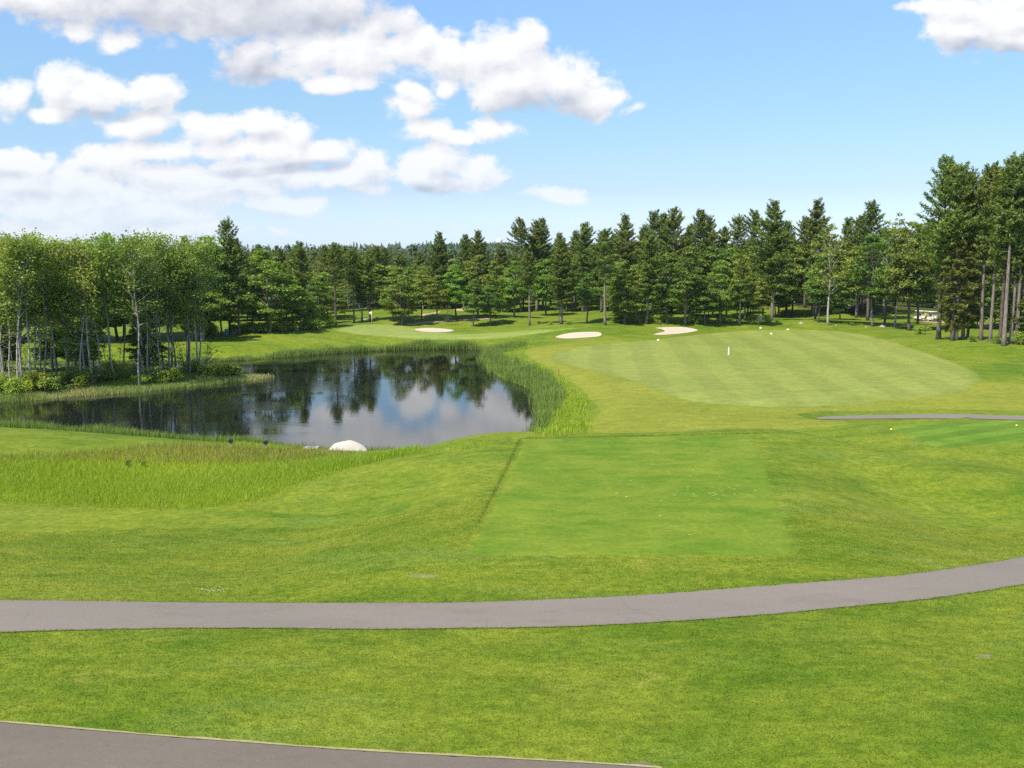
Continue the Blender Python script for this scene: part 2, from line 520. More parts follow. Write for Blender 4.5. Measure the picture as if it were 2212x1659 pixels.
M_FAIR = grass_material('fairway_grass', sc(.240, .294, .050), sc(.305, .338, .070), sc(.33, .33, .08), .4, .8, blend=(.9, .35), stripes=[(R(5), 5.5, .10, None), (R(58), 6.0, .085, (118, 96))], patch=.05, bstr=.25, grain=.25)
M_GREEN = grass_material('green_grass', sc(.245, .315, .062), sc(.30, .355, .080), sc(.34, .34, .08), .3, .7, blend=(.8, .4), stripes=[(R(70), 3.0, .10, None)], patch=.06, bstr=.2, grain=.2)
M_TEE = grass_material('tee_grass', sc(.112, .214, .012), sc(.198, .264, .022), sc(.27, .27, .04), .5, .6, patch=.22, blend=(.4, 1.6), bstr=.25, grain=.3)
M_TEE2 = grass_material('tee_striped_grass', sc(.105, .212, .014), sc(.165, .262, .024), sc(.22, .26, .04), .3, .6, blend=(.9, 1.2), stripes=[(R(58), 2.6, .22, None)], patch=.1, bstr=.25, grain=.3)
M_CUT = grass_material('first_cut_grass', sc(.195, .240, .020), sc(.290, .300, .036), sc(.37, .33, .07), .5, patch=.06, bstr=.4, grain=.35, blend=(1.2, .25))
M_MEAD = grass_material('meadow_ground', sc(.20, .28, .014), sc(.30, .36, .02), sc(.32, .27, .06), .4, patch=.1, blend=(1.4, .7))

def floor_material():
    m, n, out = material('forest_floor')
    flat = n.vec('MULTIPLY', pos_of(n), (1, 1, 0))
    f = n.noise(flat, .25, 6, .7)
    principled(n, out, n.mix(n.sstep(f, .35, .65), (.045, .055, .016), (.085, .105, .022)), 1, .05)
    return m
M_FLOOR = floor_material()
def asphalt(name, c0, c1):
    m, n, out = material(name)
    pos = pos_of(n)
    g = n.noise(pos, 38, 3, .8)
    b = n.noise(n.vec('MULTIPLY', pos, (.25, 1, 1)), .8, 5, .65, .5)
    sp = n.noise(pos, 4.0, 4, .7)
    col = n.mix(n.math('ADD', n.math('MULTIPLY', b, .65), n.math('MULTIPLY', sp, .35)), c0, c1)
    col = n.mix(n.sstep(g, .3, .7), n.mix(1.0, col, (.80, .80, .80), 'MULTIPLY'), n.mix(1.0, col, (1.15, 1.14, 1.12), 'MULTIPLY'))
    st = n.noise(n.vec('MULTIPLY', pos, (.5, 1, 1)), .55, 6, .7, 1.2)
    col = n.mix(n.math('MULTIPLY', n.sstep(st, .54, .70), .25), col, tuple(q * .62 for q in c0))
    ck = n.node('ShaderNodeTexVoronoi', feature='DISTANCE_TO_EDGE', voronoi_dimensions='2D')
    n.put(ck.inputs['Vector'], n.vec('ADD', n.vec('MULTIPLY', pos, (.45, .7, 0)), n.vec('MULTIPLY', n.node('ShaderNodeTexNoise').outputs[1], (.0, .0, 0))))
    ck.inputs['Scale'].default_value = .55
    cm_ = n.math('MULTIPLY', n.sstep(ck.outputs[0], .010, .004), n.sstep(n.noise(pos, .35, 2), .5, .6))
    col = n.mix(n.math('MULTIPLY', cm_, .15), col, tuple(q * .4 for q in c0))
    principled(n, out, col, .85, .3, normal=bump(n, g, .4, .02))
    return m
M_PATH = asphalt('worn_asphalt', (.178, .150, .120), (.250, .214, .174))
M_LOT = asphalt('darker_asphalt', (.108, .088, .066), (.205, .168, .132))
def sandy(name, a, b, sc_=3.0):
    m, n, out = material(name)
    pos = pos_of(n)
    f = n.noise(pos, sc_, 5, .65)
    principled(n, out, n.mix(f, a, b), .95, .1, normal=bump(n, n.noise(pos, 14, 3), .4, .04))
    return m
M_SAND = sandy('bunker_sand', (.46, .385, .27), (.60, .52, .385), .5)
M_DIRT = sandy('sandy_dirt', (.36, .26, .15), (.50, .39, .24), 2.0)
M_EDGE = sandy('path_edge_sand', (.17, .19, .05), (.46, .37, .21), 5.0)
M_DIVOT = sandy('divot_sand', (.42, .38, .11), (.62, .53, .23), 1.3)
def soil_material():
    m, n, out = material('bare_soil')
    pos = pos_of(n); flat = n.vec('MULTIPLY', pos, (1, 1, 0))
    f = n.noise(pos, 6, 5, .7)
    ea = n.node('ShaderNodeAttribute', attribute_name='edge', attribute_type='GEOMETRY')
    k = n.sstep(n.math('MULTIPLY_ADD', n.math('SUBTRACT', n.noise(flat, 3.2, 5, .75), .5), 2.2, ea.outputs['Fac']), .30, .55)
    col = n.mix(k, turf(n, flat, *RGH, .65, .075, COOL), n.mix(f, (.12, .10, .05), (.34, .27, .15)))
    principled(n, out, col, .95, .1, normal=bump(n, f, .5, .03))
    return m
M_SOIL = soil_material()

def water_material():
    m, n, out = material('pond_water')
    pos = pos_of(n)
    flat = n.vec('MULTIPLY', pos, (1, 1, 0))
    w1 = n.noise(n.vec('MULTIPLY', flat, (1.0, 1.6, 0)), 1.1, 3, .6, .3)
    w2 = n.noise(n.vec('MULTIPLY', flat, (1.0, 1.4, 0)), 4.5, 2, .6)
    patchy = n.noise(n.vec('MULTIPLY', flat, (.6, 1.6, 0)), .055, 3, .55, .8)
    sp = n.node('ShaderNodeSeparateXYZ'); n.put(sp.inputs[0], pos)
    left = n.sstep(n.math('ADD', sp.outputs[0], n.math('MULTIPLY', patchy, 18)), 2, -14)
    gust = n.math('MULTIPLY', left, n.sstep(patchy, .42, .56))
    gust = n.math('MAXIMUM', gust, n.math('MULTIPLY', n.sstep(sp.outputs[0], -22, -36), .45))
    amp = n.math('MULTIPLY_ADD', gust, .008, .0023)
    hgt = n.math('MULTIPLY', n.math('ADD', n.math('MULTIPLY', w1, .7), n.math('MULTIPLY', w2, .3)), amp)
    b = n.node('ShaderNodeBump')
    n.put(b.inputs['Height'], hgt)
    b.inputs['Strength'].default_value = 1.0
    b.inputs['Distance'].default_value = 1.0
    p = principled(n, out, (.010, .012, .009), .03, .5, normal=b.outputs[0])
    n.put(p.inputs['Roughness'], n.math('MULTIPLY_ADD', gust, .07, .015))
    p.inputs['IOR'].default_value = 1.34
    return m
M_WATER = water_material()

def leaf_material(name, cols, trans=.35, hue=.03, val=.5, attr='tint'):
    """cols: dark and light tone of the leaves, mixed by a per-leaf value"""
    m, n, out = material(name)
    at = n.node('ShaderNodeAttribute', attribute_name=attr, attribute_type='GEOMETRY')
    oi = n.node('ShaderNodeObjectInfo')
    col = n.mix(at.outputs['Fac'], cols[0], cols[1])
    hs = n.node('ShaderNodeHueSaturation')
    n.put(hs.inputs['Hue'], n.math('MULTIPLY_ADD', oi.outputs['Random'], hue, .5 - hue * .5))
    r2 = n.math('FRACT', n.math('MULTIPLY', oi.outputs['Random'], 17.31))
    n.put(hs.inputs['Value'], n.math('MULTIPLY_ADD', r2, val, 1 - val * .5))
    n.put(hs.inputs['Color'], col)
    c = hs.outputs[0]
    d = n.node('ShaderNodeBsdfDiffuse'); n.put(d.inputs[0], c)
    t = n.node('ShaderNodeBsdfTranslucent'); n.put(t.inputs[0], n.mix(1.0, c, (1.15, 1.1, .55), 'MULTIPLY'))
    g = n.node('ShaderNodeBsdfGlossy'); n.put(g.inputs[0], (1, 1, 1, 1)); g.inputs['Roughness'].default_value = .55
    ms = n.node('ShaderNodeMixShader'); ms.inputs[0].default_value = trans
    n.put(ms.inputs[1], d.outputs[0]); n.put(ms.inputs[2], t.outputs[0])
    m2 = n.node('ShaderNodeMixShader'); m2.inputs[0].default_value = .03
    n.put(m2.inputs[1], ms.outputs[0]); n.put(m2.inputs[2], g.outputs[0])
    n.put(out.inputs[0], m2.outputs[0])
    return m
L_PINE = leaf_material('pine_needles', ((.058, .104, .013), (.235, .295, .042)), .32, .03, .4)
L_HEM = leaf_material('hemlock_needles', ((.075, .11, .018), (.22, .24, .03)), .3, .02, .3)
L_OAK = leaf_material('broad_leaves', ((.085, .155, .012), (.31, .415, .038)), .46, .05, .5)
L_LIME = leaf_material('pale_leaves', ((.135, .21, .022), (.37, .44, .055)), .5, .03, .3)
L_BIRCH = leaf_material('birch_leaves', ((.145, .245, .024), (.375, .48, .070)), .5, .05, .35)
L_BUSH = leaf_material('shrub_leaves', ((.15, .245, .02), (.43, .51, .04)), .46, .04, .5)
L_FAR = leaf_material('far_leaves', ((.045, .090, .026), (.13, .19, .045)), .25, .04, .4)
L_MEAD = leaf_material('meadow_blades', ((.22, .35, .012), (.47, .55, .035)), .4, 0, 0)
L_REED = leaf_material('reed_blades', ((.12, .21, .030), (.31, .39, .075)), .35, 0, 0)
L_DRY = leaf_material('dry_reed_blades', ((.20, .32, .035), (.52, .47, .20)), .3, 0, 0)
def lawn_blade_material():
    m, n, out = material('lawn_blades')
    flat = n.vec('MULTIPLY', pos_of(n), (1, 1, 0))
    col = turf(n, flat, sc(.145, .232, .018), sc(.300, .340, .048), sc(.44, .37, .10), .65, .075, tuple(tuple(q * 1.2 for q in c) for c in COOL))
    at = n.node('ShaderNodeAttribute', attribute_name='tint', attribute_type='GEOMETRY')
    lum = n.math('MULTIPLY_ADD', at.outputs['Fac'], 1.1, .5)
    cc = n.node('ShaderNodeCombineColor')
    for i in range(3): n.put(cc.inputs[i], lum)
    col = n.mix(1.0, col, cc.outputs[0], 'MULTIPLY')
    d = n.node('ShaderNodeBsdfDiffuse'); n.put(d.inputs[0], col)
    t = n.node('ShaderNodeBsdfTranslucent'); n.put(t.inputs[0], col)
    ms = n.node('ShaderNodeMixShader'); ms.inputs[0].default_value = .3
    n.put(ms.inputs[1], d.outputs[0]); n.put(ms.inputs[2], t.outputs[0]); n.put(out.inputs[0], ms.outputs[0])
    return m
L_LAWN = lawn_blade_material()
L_SEED = leaf_material('seed_heads', ((.24, .22, .04), (.40, .31, .11)), .3, 0, 0)
def bark(name, a, b, sc_=(3, 3, .6), marks=None):
    m, n, out = material(name)
    pos = n.node('ShaderNodeTexCoord').outputs['Object']
    f = n.noise(n.vec('MULTIPLY', pos, sc_), 2.2, 5, .7)
    col = n.mix(n.sstep(f, .3, .7), a, b)
    if marks:
        g = n.noise(n.vec('MULTIPLY', pos, (1.2, 1.2, 5)), 1.3, 4, .7)
        col = n.mix(n.sstep(g, .58, .66), col, marks)
    oi = n.node('ShaderNodeObjectInfo')
    hs = n.node('ShaderNodeHueSaturation')
    n.put(hs.inputs['Value'], n.math('MULTIPLY_ADD', oi.outputs['Random'], .7, .6)); n.put(hs.inputs['Color'], col)
    principled(n, out, hs.outputs[0], .9, .1, normal=bump(n, f, .5, .05))
    return m
B_PINE = bark('pine_bark', (.10, .08, .065), (.27, .225, .19))
B_OAK = bark('grey_bark', (.09, .078, .062), (.23, .205, .17))
B_BIRCH = bark('pale_bark', (.26, .23, .195), (.52, .48, .42), (3, 3, 2), (.09, .075, .06))

# ------------------------------------------------------------------ ground sheet
az = np.concatenate([np.linspace(-100, -34, 60, endpoint=False), np.linspace(-34, 34, 760), np.linspace(34, 100, 61)[1:]])
rad = np.concatenate([np.geomspace(5, 420, 520, endpoint=False), np.geomspace(420, 9000, 70)])
AZ, RD = np.meshgrid(np.radians(az), rad)
GX, GY = RD * np.sin(AZ), RD * np.cos(AZ)
GZ = height(GX, GY)
na, nr = len(az), len(rad)
I = np.arange(nr - 1)[:, None] * na + np.arange(na - 1)[None, :]
F = np.stack([I, I + 1, I + na + 1, I + na], -1).reshape(-1, 4)
ground = obj('ground', new_mesh('ground', np.stack([GX, GY, GZ], -1), F, smooth_=True, mats=[M_ROUGH]))
ground.data.materials.append(M_FLOOR)
fcx = GX[:-1, :-1].ravel(); fcy = GY[:-1, :-1].ravel()
wood = fcy > 243 + 7 * np.sin(fcx * .06) + 4 * np.sin(fcx * .17 + 1) - 26 * smooth(45, 75, fcx)
ground.data.polygons.foreach_set('material_index', wood.astype(np.int32))
tag(ground, 'rolling mown rough covering the golf course', None, kind='structure')
GPX, GPY = GX.ravel(), GY.ravel()

def sheet(name, poly, mat, off, label=None, kind='structure', cat=None, group=None, lower=None, edge=1.0, jitter=0.0, soft=0.0):
    """poly: world outline; interior follows the ground grid"""
    poly = np.asarray(poly)
    per = []
    for i in range(len(poly)):
        a, b = poly[i], poly[(i + 1) % len(poly)]
        L = np.hypot(*(b - a)); dist = np.hypot(*((a + b) / 2))
        k = max(1, int(L / max(.12, dist * .006)))
        for j in range(k): per.append(a + (b - a) * j / k)
    per = np.array(per)
    if jitter:
        per = per + np.random.default_rng(len(per)).normal(0, jitter, per.shape)
    lo, hi = per.min(0) - .1, per.max(0) + .1
    m = (GPX > lo[0]) & (GPX < hi[0]) & (GPY > lo[1]) & (GPY < hi[1])
    x, y = GPX[m], GPY[m]
    q = sdf(per[::2], x, y) < -0.04 - 0.0008 * np.hypot(x, y)
    x, y = x[q], y[q]
    pts = np.concatenate([per, np.stack([x, y], 1)])
    n = len(per)
    r = delaunay_2d_cdt([Vector((float(a), float(b))) for a, b in pts], [(i, (i + 1) % n) for i in range(n)], [list(range(n))], 1, 1e-5)
    V = np.array([(q_.x, q_.y) for q_ in r[0]])
    din = -sdf(per[::max(1, len(per) // 400)], V[:, 0], V[:, 1])
    z = height(V[:, 0], V[:, 1]) + (off if not soft else np.clip(din / soft, 0, 1) * (off + .03) - .03)
    if lower is not None:
        z = z + lower(V[:, 0], V[:, 1], per)
    T = [list(f) for f in r[2]]
    ed_ = np.clip(din / edge, 0, 1)
    o = obj(name, new_mesh(name, np.concatenate([V, z[:, None]], 1), T, {'edge': ed_}, smooth_=True, mats=[mat]))
    tag(o, label, cat, group, kind)
    return o
def px_poly(px, n=4):
    P = catmull(px, n) if n > 1 else np.asarray(px, float)
    return unproj(P[:, 0], P[:, 1])

# water: one level sheet a little larger than the pond, its rim buried in the bank
c0 = POND
wv = []
for i in range(len(c0)):
    t = c0[(i + 1) % len(c0)] - c0[i - 1]
    nn = np.array([t[1], -t[0]]) / (np.hypot(*t) + 1e-9)
    q = c0[i] + nn * .9
    if inside(c0, np.array([q[0]]), np.array([q[1]]))[0]: q = c0[i] - nn * .9
    wv.append(q)
wr = delaunay_2d_cdt([Vector((float(a), float(b))) for a, b in c0], [(i, (i + 1) % len(c0)) for i in range(len(c0))], [list(range(len(c0)))], 1, 1e-5)
water = obj('water', new_mesh('water', [(q.x, q.y, WATER) for q in wr[0]], [list(f) for f in wr[2]], mats=[M_WATER]))
tag(water, 'dark still pond mirroring trees and cloud', None, kind='structure')

CUT_PX = [(1110, 766), (1150, 748), (1260, 735), (1400, 740), (1700, 800), (2100, 820), (2300, 830), (2400, 850), (2300, 892), (2050, 891), (1760, 897),
          (1880, 912), (1760, 930), (1640, 934), (1250, 938), (1262, 900), (1225, 846), (1180, 812)]
sheet('first_cut', px_poly(CUT_PX), M_CUT, .014, 'yellower mown grass between the pond bank and the fairway', edge=3.0, soft=2.0)
FAIR_PX = [(1172, 768), (1250, 747), (1400, 733), (1550, 716), (1700, 711), (1800, 713), (1900, 727), (2000, 757), (2100, 792), (2138, 818), (2120, 842),
           (2050, 857), (1950, 869), (1850, 880), (1700, 885), (1600, 881), (1500, 874), (1420, 856), (1340, 822), (1250, 800), (1195, 785)]
sheet('fairway', px_poly(FAIR_PX), M_FAIR, .03, 'pale striped fairway oval right of the pond', edge=2.6, soft=1.6)
GREEN_PX = [(715, 713), (760, 702), (830, 699), (880, 703), (980, 719), (1090, 716), (1180, 709), (1290, 702), (1320, 703), (1250, 712), (1140, 726), (1060, 735), (1000, 736), (900, 737), (820, 729), (750, 721)]
sheet('green', px_poly(GREEN_PX), M_GREEN, .035, 'pale mown green and apron beyond the far bank', edge=2.4, soft=1.6)
sheet('tee', TEE, M_TEE, .03, 'flat mown tee on the raised mound', edge=.28, soft=.4)
sheet('second_tee', catmull(TEE2, 3), M_TEE2, .03, 'small striped tee at the right edge', edge=.5, soft=.5)
PATH_PX = [(-260, 1293), (0, 1297), (200, 1299), (400, 1302), (600, 1303), (800, 1303), (1000, 1302), (1200, 1295), (1400, 1285), (1600, 1270), (1800, 1255), (1950, 1243), (2100, 1222), (2212, 1203), (2400, 1165), (2600, 1120),
           (2600, 1175), (2400, 1220), (2212, 1263), (2000, 1295), (1800, 1315), (1600, 1333), (1400, 1346), (1200, 1355), (1000, 1358), (800, 1360), (600, 1358), (400, 1358), (200, 1361), (0, 1367), (-260, 1376)]
PATH = px_poly(PATH_PX, 3)
sheet('path', PATH, M_PATH, .02, 'grey asphalt cart path curving across the foreground', jitter=.022)
LOT_PX = [(-300, 1535), (0, 1562), (300, 1588), (550, 1607), (800, 1625), (1100, 1641), (1300, 1652), (1430, 1662), (1430, 1800), (700, 1850), (-300, 1800)]
LOT = px_poly(LOT_PX, 3)
sheet('near_path', LOT, M_LOT, .02, 'darker asphalt in the bottom left corner', jitter=.012)
EDGE_UP = catmull([(-300, 1531), (0, 1559), (300, 1585), (550, 1604.5), (800, 1622.5), (1100, 1638.5), (1300, 1650), (1430, 1659.5)], 8, False)
jit = rng.uniform(-1.6, 1.2, len(EDGE_UP))
EDGE = np.concatenate([EDGE_UP + np.stack([0 * jit, jit], 1), (EDGE_UP + [0, 3.4])[::-1]])
sheet('path_edge', unproj(EDGE[:, 0], EDGE[:, 1]), M_EDGE, .035, 'sandy worn line where lawn meets asphalt')
FARPATH_PX = [(1765, 903), (1800, 899.5), (1900, 897), (2050, 895), (2212, 899), (2500, 905), (2500, 914), (2212, 908), (2050, 904.5), (1900, 905), (1780, 906)]
sheet('far_path', px_poly(FARPATH_PX, 3), M_PATH, .03, 'thin grey cart path before the fairway at right')
MEADOW_PX = [(-300, 1075), (0, 1087), (200, 1096), (420, 1099), (540, 1086), (620, 1061), (740, 1017), (860, 988), (990, 968), (1060, 960), (980, 972), (860, 980), (700, 980), (600, 972), (480, 962), (400, 962), (300, 962), (240, 972), (120, 985), (0, 990), (-300, 995)]
MEADOW = px_poly(MEADOW_PX, 3)
sheet('meadow', MEADOW, M_MEAD, .02, 'unmown tall grass slope before the pond', edge=2.5, soft=1.0)

def bowl(depth):
    def f(x, y, per):
        s = -sdf(per[::2], x, y)
        return -depth * smooth(0, 1.2, s)
    return f
BUNK = [([(895, 712), (915, 709), (945, 709.5), (978, 713), (972, 717), (940, 718), (912, 716.5)], 'thin white sand bunker at the left behind the pond reeds'),
        ([(1200, 729), (1215, 723), (1245, 718.5), (1285, 717.5), (1299, 721), (1294, 727), (1262, 730), (1225, 732)], 'oval white sand bunker in the middle of the far mounds'),
        ([(1416, 709), (1440, 707), (1475, 707), (1500, 711), (1506, 715), (1480, 720), (1440, 723.5), (1412, 723.5), (1425, 719), (1436, 716.5), (1430, 712)], 'notched white sand bunker right of the oval one'),]
for px, lab in BUNK:
    tag(sheet('sand_bunker', px_poly(px, 5), M_SAND, .05, lab, None, 'sand bunker', 'white sand bunkers beyond the pond'))
for px in ([(880, 700), (930, 694), (1000, 690), (1060, 687), (1062, 689.5), (1000, 693), (935, 697.5), (885, 703)],
           [(905, 682), (935, 676), (950, 673), (948, 676), (925, 682)]):
    sheet('sandy_path', px_poly(px, 3), M_DIRT, .05, 'pale sandy track among the far trees')
for px, lab in (([(905, 679), (912, 677), (925, 677.5), (930, 681), (915, 682)], None),
                ([(1975, 685), (1985, 680), (2010, 680), (2032, 682), (2035, 692), (2040, 698), (2010, 697), (1985, 693)], 'sandy ground around the parked golf carts'),
                ([(2100, 702), (2120, 699), (2150, 704), (2145, 709), (2118, 707)], 'sandy ground behind the right pines'),
                ([(1828, 659), (1838, 656), (1850, 658), (1848, 661), (1834, 661.5)], 'small patch of sand among the right trees'),
                ([(980, 669), (995, 667), (1012, 669), (1006, 672), (986, 672)], 'small patch of sand among the middle trees'),
                ([(690, 690), (700, 688), (718, 689), (716, 692), (695, 692)], 'small patch of sand among the left trees'),
                ([(780, 691), (790, 689), (805, 690), (806, 692.5), (788, 693)], 'small patch of sand near the flag')):
    if lab: sheet('sand_patch', px_poly(px, 3), M_DIRT, .05, lab)
sheet('bare_patch', px_poly([(2090, 1418), (2110, 1410), (2150, 1411), (2165, 1420), (2135, 1428), (2100, 1426)], 3), M_SOIL, .03, 'bare soil scar in the lawn at lower right', edge=.5, soft=.3)
sheet('bare_patch', px_poly([(860, 1247), (895, 1236), (940, 1238), (960, 1245), (920, 1253)], 3), M_SOIL, .03, 'bare soil scar on the slope above the path', edge=.5, soft=.3)

# ------------------------------------------------------------------ grasses (stuff)
def rand_in(poly, n, seed):
    g = np.random.default_rng(seed)
    lo, hi = poly.min(0), poly.max(0)
    out = np.zeros((0, 2))
    while len(out) < n:
        q = g.uniform(lo, hi, (n * 2, 2))
        out = np.concatenate([out, q[inside(poly, q[:, 0], q[:, 1])]])
    return out[:n]
def blades(name, pts, hgt, wid, mat, label, lean=.35, tint=None, seed=1, z=None, cat=None):
    """bent two-segment blades, one object"""
    g = np.random.default_rng(seed)
    n = len(pts)
    hh = np.asarray(hgt) * g.uniform(.6, 1.2, n)
    ww = np.asarray(wid) * g.uniform(.7, 1.3, n)
    a = g.uniform(0, 2 * np.pi, n); b = g.uniform(0, 2 * np.pi, n)
    ln = hh * lean * g.uniform(.2, 1.2, n)
    zz = height(pts[:, 0], pts[:, 1]) if z is None else z
    base = np.stack([pts[:, 0], pts[:, 1], zz - .02], 1)
    side = np.stack([np.cos(a), np.sin(a), 0 * a], 1) * ww[:, None] * .5
    ld = np.stack([np.cos(b), np.sin(b), 0 * b], 1)
    midp = base + ld * (ln * .35)[:, None] + np.stack([0 * a, 0 * a, hh * .6], 1)
    tip = base + ld * ln[:, None] + np.stack([0 * a, 0 * a, hh], 1)
    V = np.stack([base - side, base + side, midp + side * .8, midp - side * .8, tip], 1).reshape(-1, 3)
    k = np.arange(n)[:, None] * 5
    t1 = k + np.array([0, 1, 2]); t2 = k + np.array([0, 2, 3]); t3 = k + np.array([3, 2, 4])
    F_ = np.concatenate([t1, t2, t3])
    if tint is None: tint = g.uniform(0, 1, n)
    tt = np.asarray(tint)
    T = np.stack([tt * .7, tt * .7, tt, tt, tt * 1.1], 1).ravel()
    o = obj(name, new_mesh(name, V, F_, {'tint': np.clip(T, 0, 1)}, mats=[mat]))
    tag(o, label, cat, kind='stuff')
    return o
def lowfreq(p, s, ph=0.0):
    return .5 + .25 * (np.sin(p[:, 0] * s + ph + 1.7 * np.sin(p[:, 1] * s * .8 + ph)) + np.sin(p[:, 1] * s * 1.3 + 2 * ph + 1.3 * np.sin(p[:, 0] * s * .6)))
mp = rand_in(MEADOW, 175000, 3)
me_ = sdf(MEADOW[::2], mp[:, 0], mp[:, 1])
mp = mp + np.clip(rng.normal(0, .35, mp.shape), -1, 1)
mp = mp[(me_ < -.7) | (rng.random(len(mp)) < .45)]
blades('meadow_grass', mp, .17 + .30 * lowfreq(mp, .35), .016, L_MEAD, 'tall yellow green meadow grass before the pond', .5,
       np.clip(.15 + .55 * lowfreq(mp, .23, 1.0) + rng.normal(0, .22, len(mp)), 0, 1), 4)

SEED = px_poly([(200, 982), (330, 966), (450, 966), (600, 976), (760, 984), (800, 992), (640, 1002), (420, 1006), (200, 1004), (-50, 1000), (-50, 990)], 3)
sp_ = rand_in(SEED, 5000, 51)
blades('seed_grass', sp_, .55, .022, L_SEED, 'reddish brown seeding grass along the top of the meadow', .4, None, 52)
def ribbon_pts(px, n, wid, seed, closed=False):
    """points scattered beside a shoreline given in picture points at water level"""
    g = np.random.default_rng(seed)
    P = plane_poly(catmull(px, 6, False), WATER)
    seg = np.hypot(*np.diff(P, axis=0).T); cs = np.concatenate([[0], np.cumsum(seg)])
    s = g.uniform(0, cs[-1], n)
    x = np.interp(s, cs, P[:, 0]); y = np.interp(s, cs, P[:, 1])
    dense = np.sin(s * .55) + np.sin(s * .21 + 2) + g.normal(0, .7, n)
    keep = dense > -1.2
    q = np.stack([x, y], 1) + np.clip(g.normal(0, .5, (n, 2)), -1.2, 1.2) * wid
    return q[keep], s[keep]
REED_R = px_poly([(1040, 770), (1050, 757), (1100, 748), (1148, 745), (1120, 757), (1085, 765), (1120, 785), (1180, 805), (1205, 825), (1222, 850), (1215, 880), (1190, 905), (1170, 928), (1160, 905), (1152, 860), (1148, 842), (1110, 828), (1075, 812), (1050, 793)], 3)
rp = rand_in(REED_R, 42000, 11)
rp_s = -sdf(REED_R[::2], rp[:, 0], rp[:, 1]); rp = rp[rng.random(len(rp)) < np.clip(.12 + rp_s / 2.2, 0, 1)]
blades('reeds', rp, .35 + .75 * lowfreq(rp, .7) * rng.uniform(.6, 1.3, len(rp)), .035, L_REED, 'blue green reed bed on the right bank of the pond', .35, np.clip(.45 + .35 * (lowfreq(rp, .4) - .5) + rng.normal(0, .22, len(rp)), 0, 1), 12)
rr_, _ = ribbon_pts([(1036, 775), (1052, 795), (1080, 814), (1120, 830), (1150, 845), (1157, 870), (1164, 900), (1160, 925), (1140, 943)], 4500, .8, 41)
rr_ = rr_ + (.3, .05)
blades('reeds', rr_, .45 + .6 * lowfreq(rr_, .9), .035, L_REED, 'reeds standing at the water edge of the right bank', .35, None, 42, np.maximum(height(rr_[:, 0], rr_[:, 1]), WATER - .05))
BANK_R = px_poly([(1148, 745), (1160, 752), (1110, 765), (1215, 812), (1252, 848), (1282, 880), (1284, 915), (1268, 938), (1150, 945), (1168, 925), (1195, 895), (1215, 870), (1205, 835), (1130, 795), (1080, 768)], 3)
bp = rand_in(BANK_R, 30000, 13)
bp_s = -sdf(BANK_R[::2], bp[:, 0], bp[:, 1]); bp = bp[rng.random(len(bp)) < np.clip(.12 + bp_s / 3.0, 0, 1)]
blades('bank_grass', bp, .18 + .3 * lowfreq(bp, .5), .03, L_MEAD, 'yellow green bank grass between reeds and fairway', .5, None, 14)
fp, fs_ = ribbon_pts([(430, 778), (480, 779), (560, 775), (640, 769), (760, 760), (900, 754), (1020, 754), (1062, 757)], 26000, 1.1, 15)
blades('reeds', fp, (.4 + .6 * smooth(-40, -18, fp[:, 0])) * (.5 + lowfreq(fp, .8)), .045, L_REED, 'line of reeds on the far bank of the pond', .3, None, 16, np.maximum(height(fp[:, 0], fp[:, 1]), WATER - .05))
np_, _ = ribbon_pts([(-60, 920), (0, 924), (100, 927), (200, 935), (300, 944), (400, 950), (500, 957), (580, 968), (640, 975), (700, 979), (860, 979), (980, 970), (1080, 958), (1140, 943)], 14000, 1.0, 17)
rampx = np.interp(np_[:, 0], [-40, -12, -6, 5], [.75, .65, .3, .22])
blades('shore_grass', np_, rampx * (.6 + .6 * lowfreq(np_, .8)), .028, L_REED, 'green sedge along the near shore of the pond', .4, None, 18, np.maximum(height(np_[:, 0], np_[:, 1]), WATER - .05))
pp, _ = ribbon_pts([(-100, 873), (0, 867), (100, 859), (200, 851), (300, 844), (400, 833), (480, 825), (530, 821), (560, 815)], 20000, 1.6, 19)
blades('dry_reeds', pp, .28 + .42 * lowfreq(pp, .7), .03, L_DRY, 'tan and green reeds along the wooded point', .35, np.clip(.15 + .75 * lowfreq(pp, .45, 2) + rng.normal(0, .25, len(pp)), 0, 1), 20, np.maximum(height(pp[:, 0], pp[:, 1]), WATER - .05))

# lawn blades in the foreground, kept off the asphalt
lp = np.stack([rng.uniform(-26, 30, 430000), rng.uniform(19, 45, 430000)], 1)
lp = lp[np.abs(lp[:, 0]) < lp[:, 1] * .56 + 1.0]
out_ = (sdf(PATH[::2], lp[:, 0], lp[:, 1]) > .02) & (sdf(LOT[::2], lp[:, 0], lp[:, 1]) > .06) & (sdf(TEE, lp[:, 0], lp[:, 1]) > .1)
lp = lp[out_]
blades('lawn_grass', lp, .062, .015, L_LAWN, 'short lawn grass in the foreground', .9, np.clip(.5 + rng.normal(0, .36, len(lp)), 0, 1), 21)
# longer fringe overhanging the asphalt edges
def fringe(P, n, seed, ofs):
    g = np.random.default_rng(seed)
    i = g.integers(0, len(P), n); t = g.uniform(0, 1, n)[:, None]
    q = P[i] * (1 - t) + P[(i + 1) % len(P)] * t
    q = q + g.normal(0, .05, (n, 2))
    return q[np.abs(q[:, 0]) < q[:, 1] * .6 + 2]
ep = np.concatenate([fringe(PATH, 16000, 22, 0)])
ep = ep[(ep[:, 1] > 20) & (ep[:, 1] < 60)]
blades('path_fringe_grass', ep, .065, .018, L_LAWN, 'longer grass fringe at the edges of the cart path', .8, rng.uniform(.15, .8, len(ep)), 23)

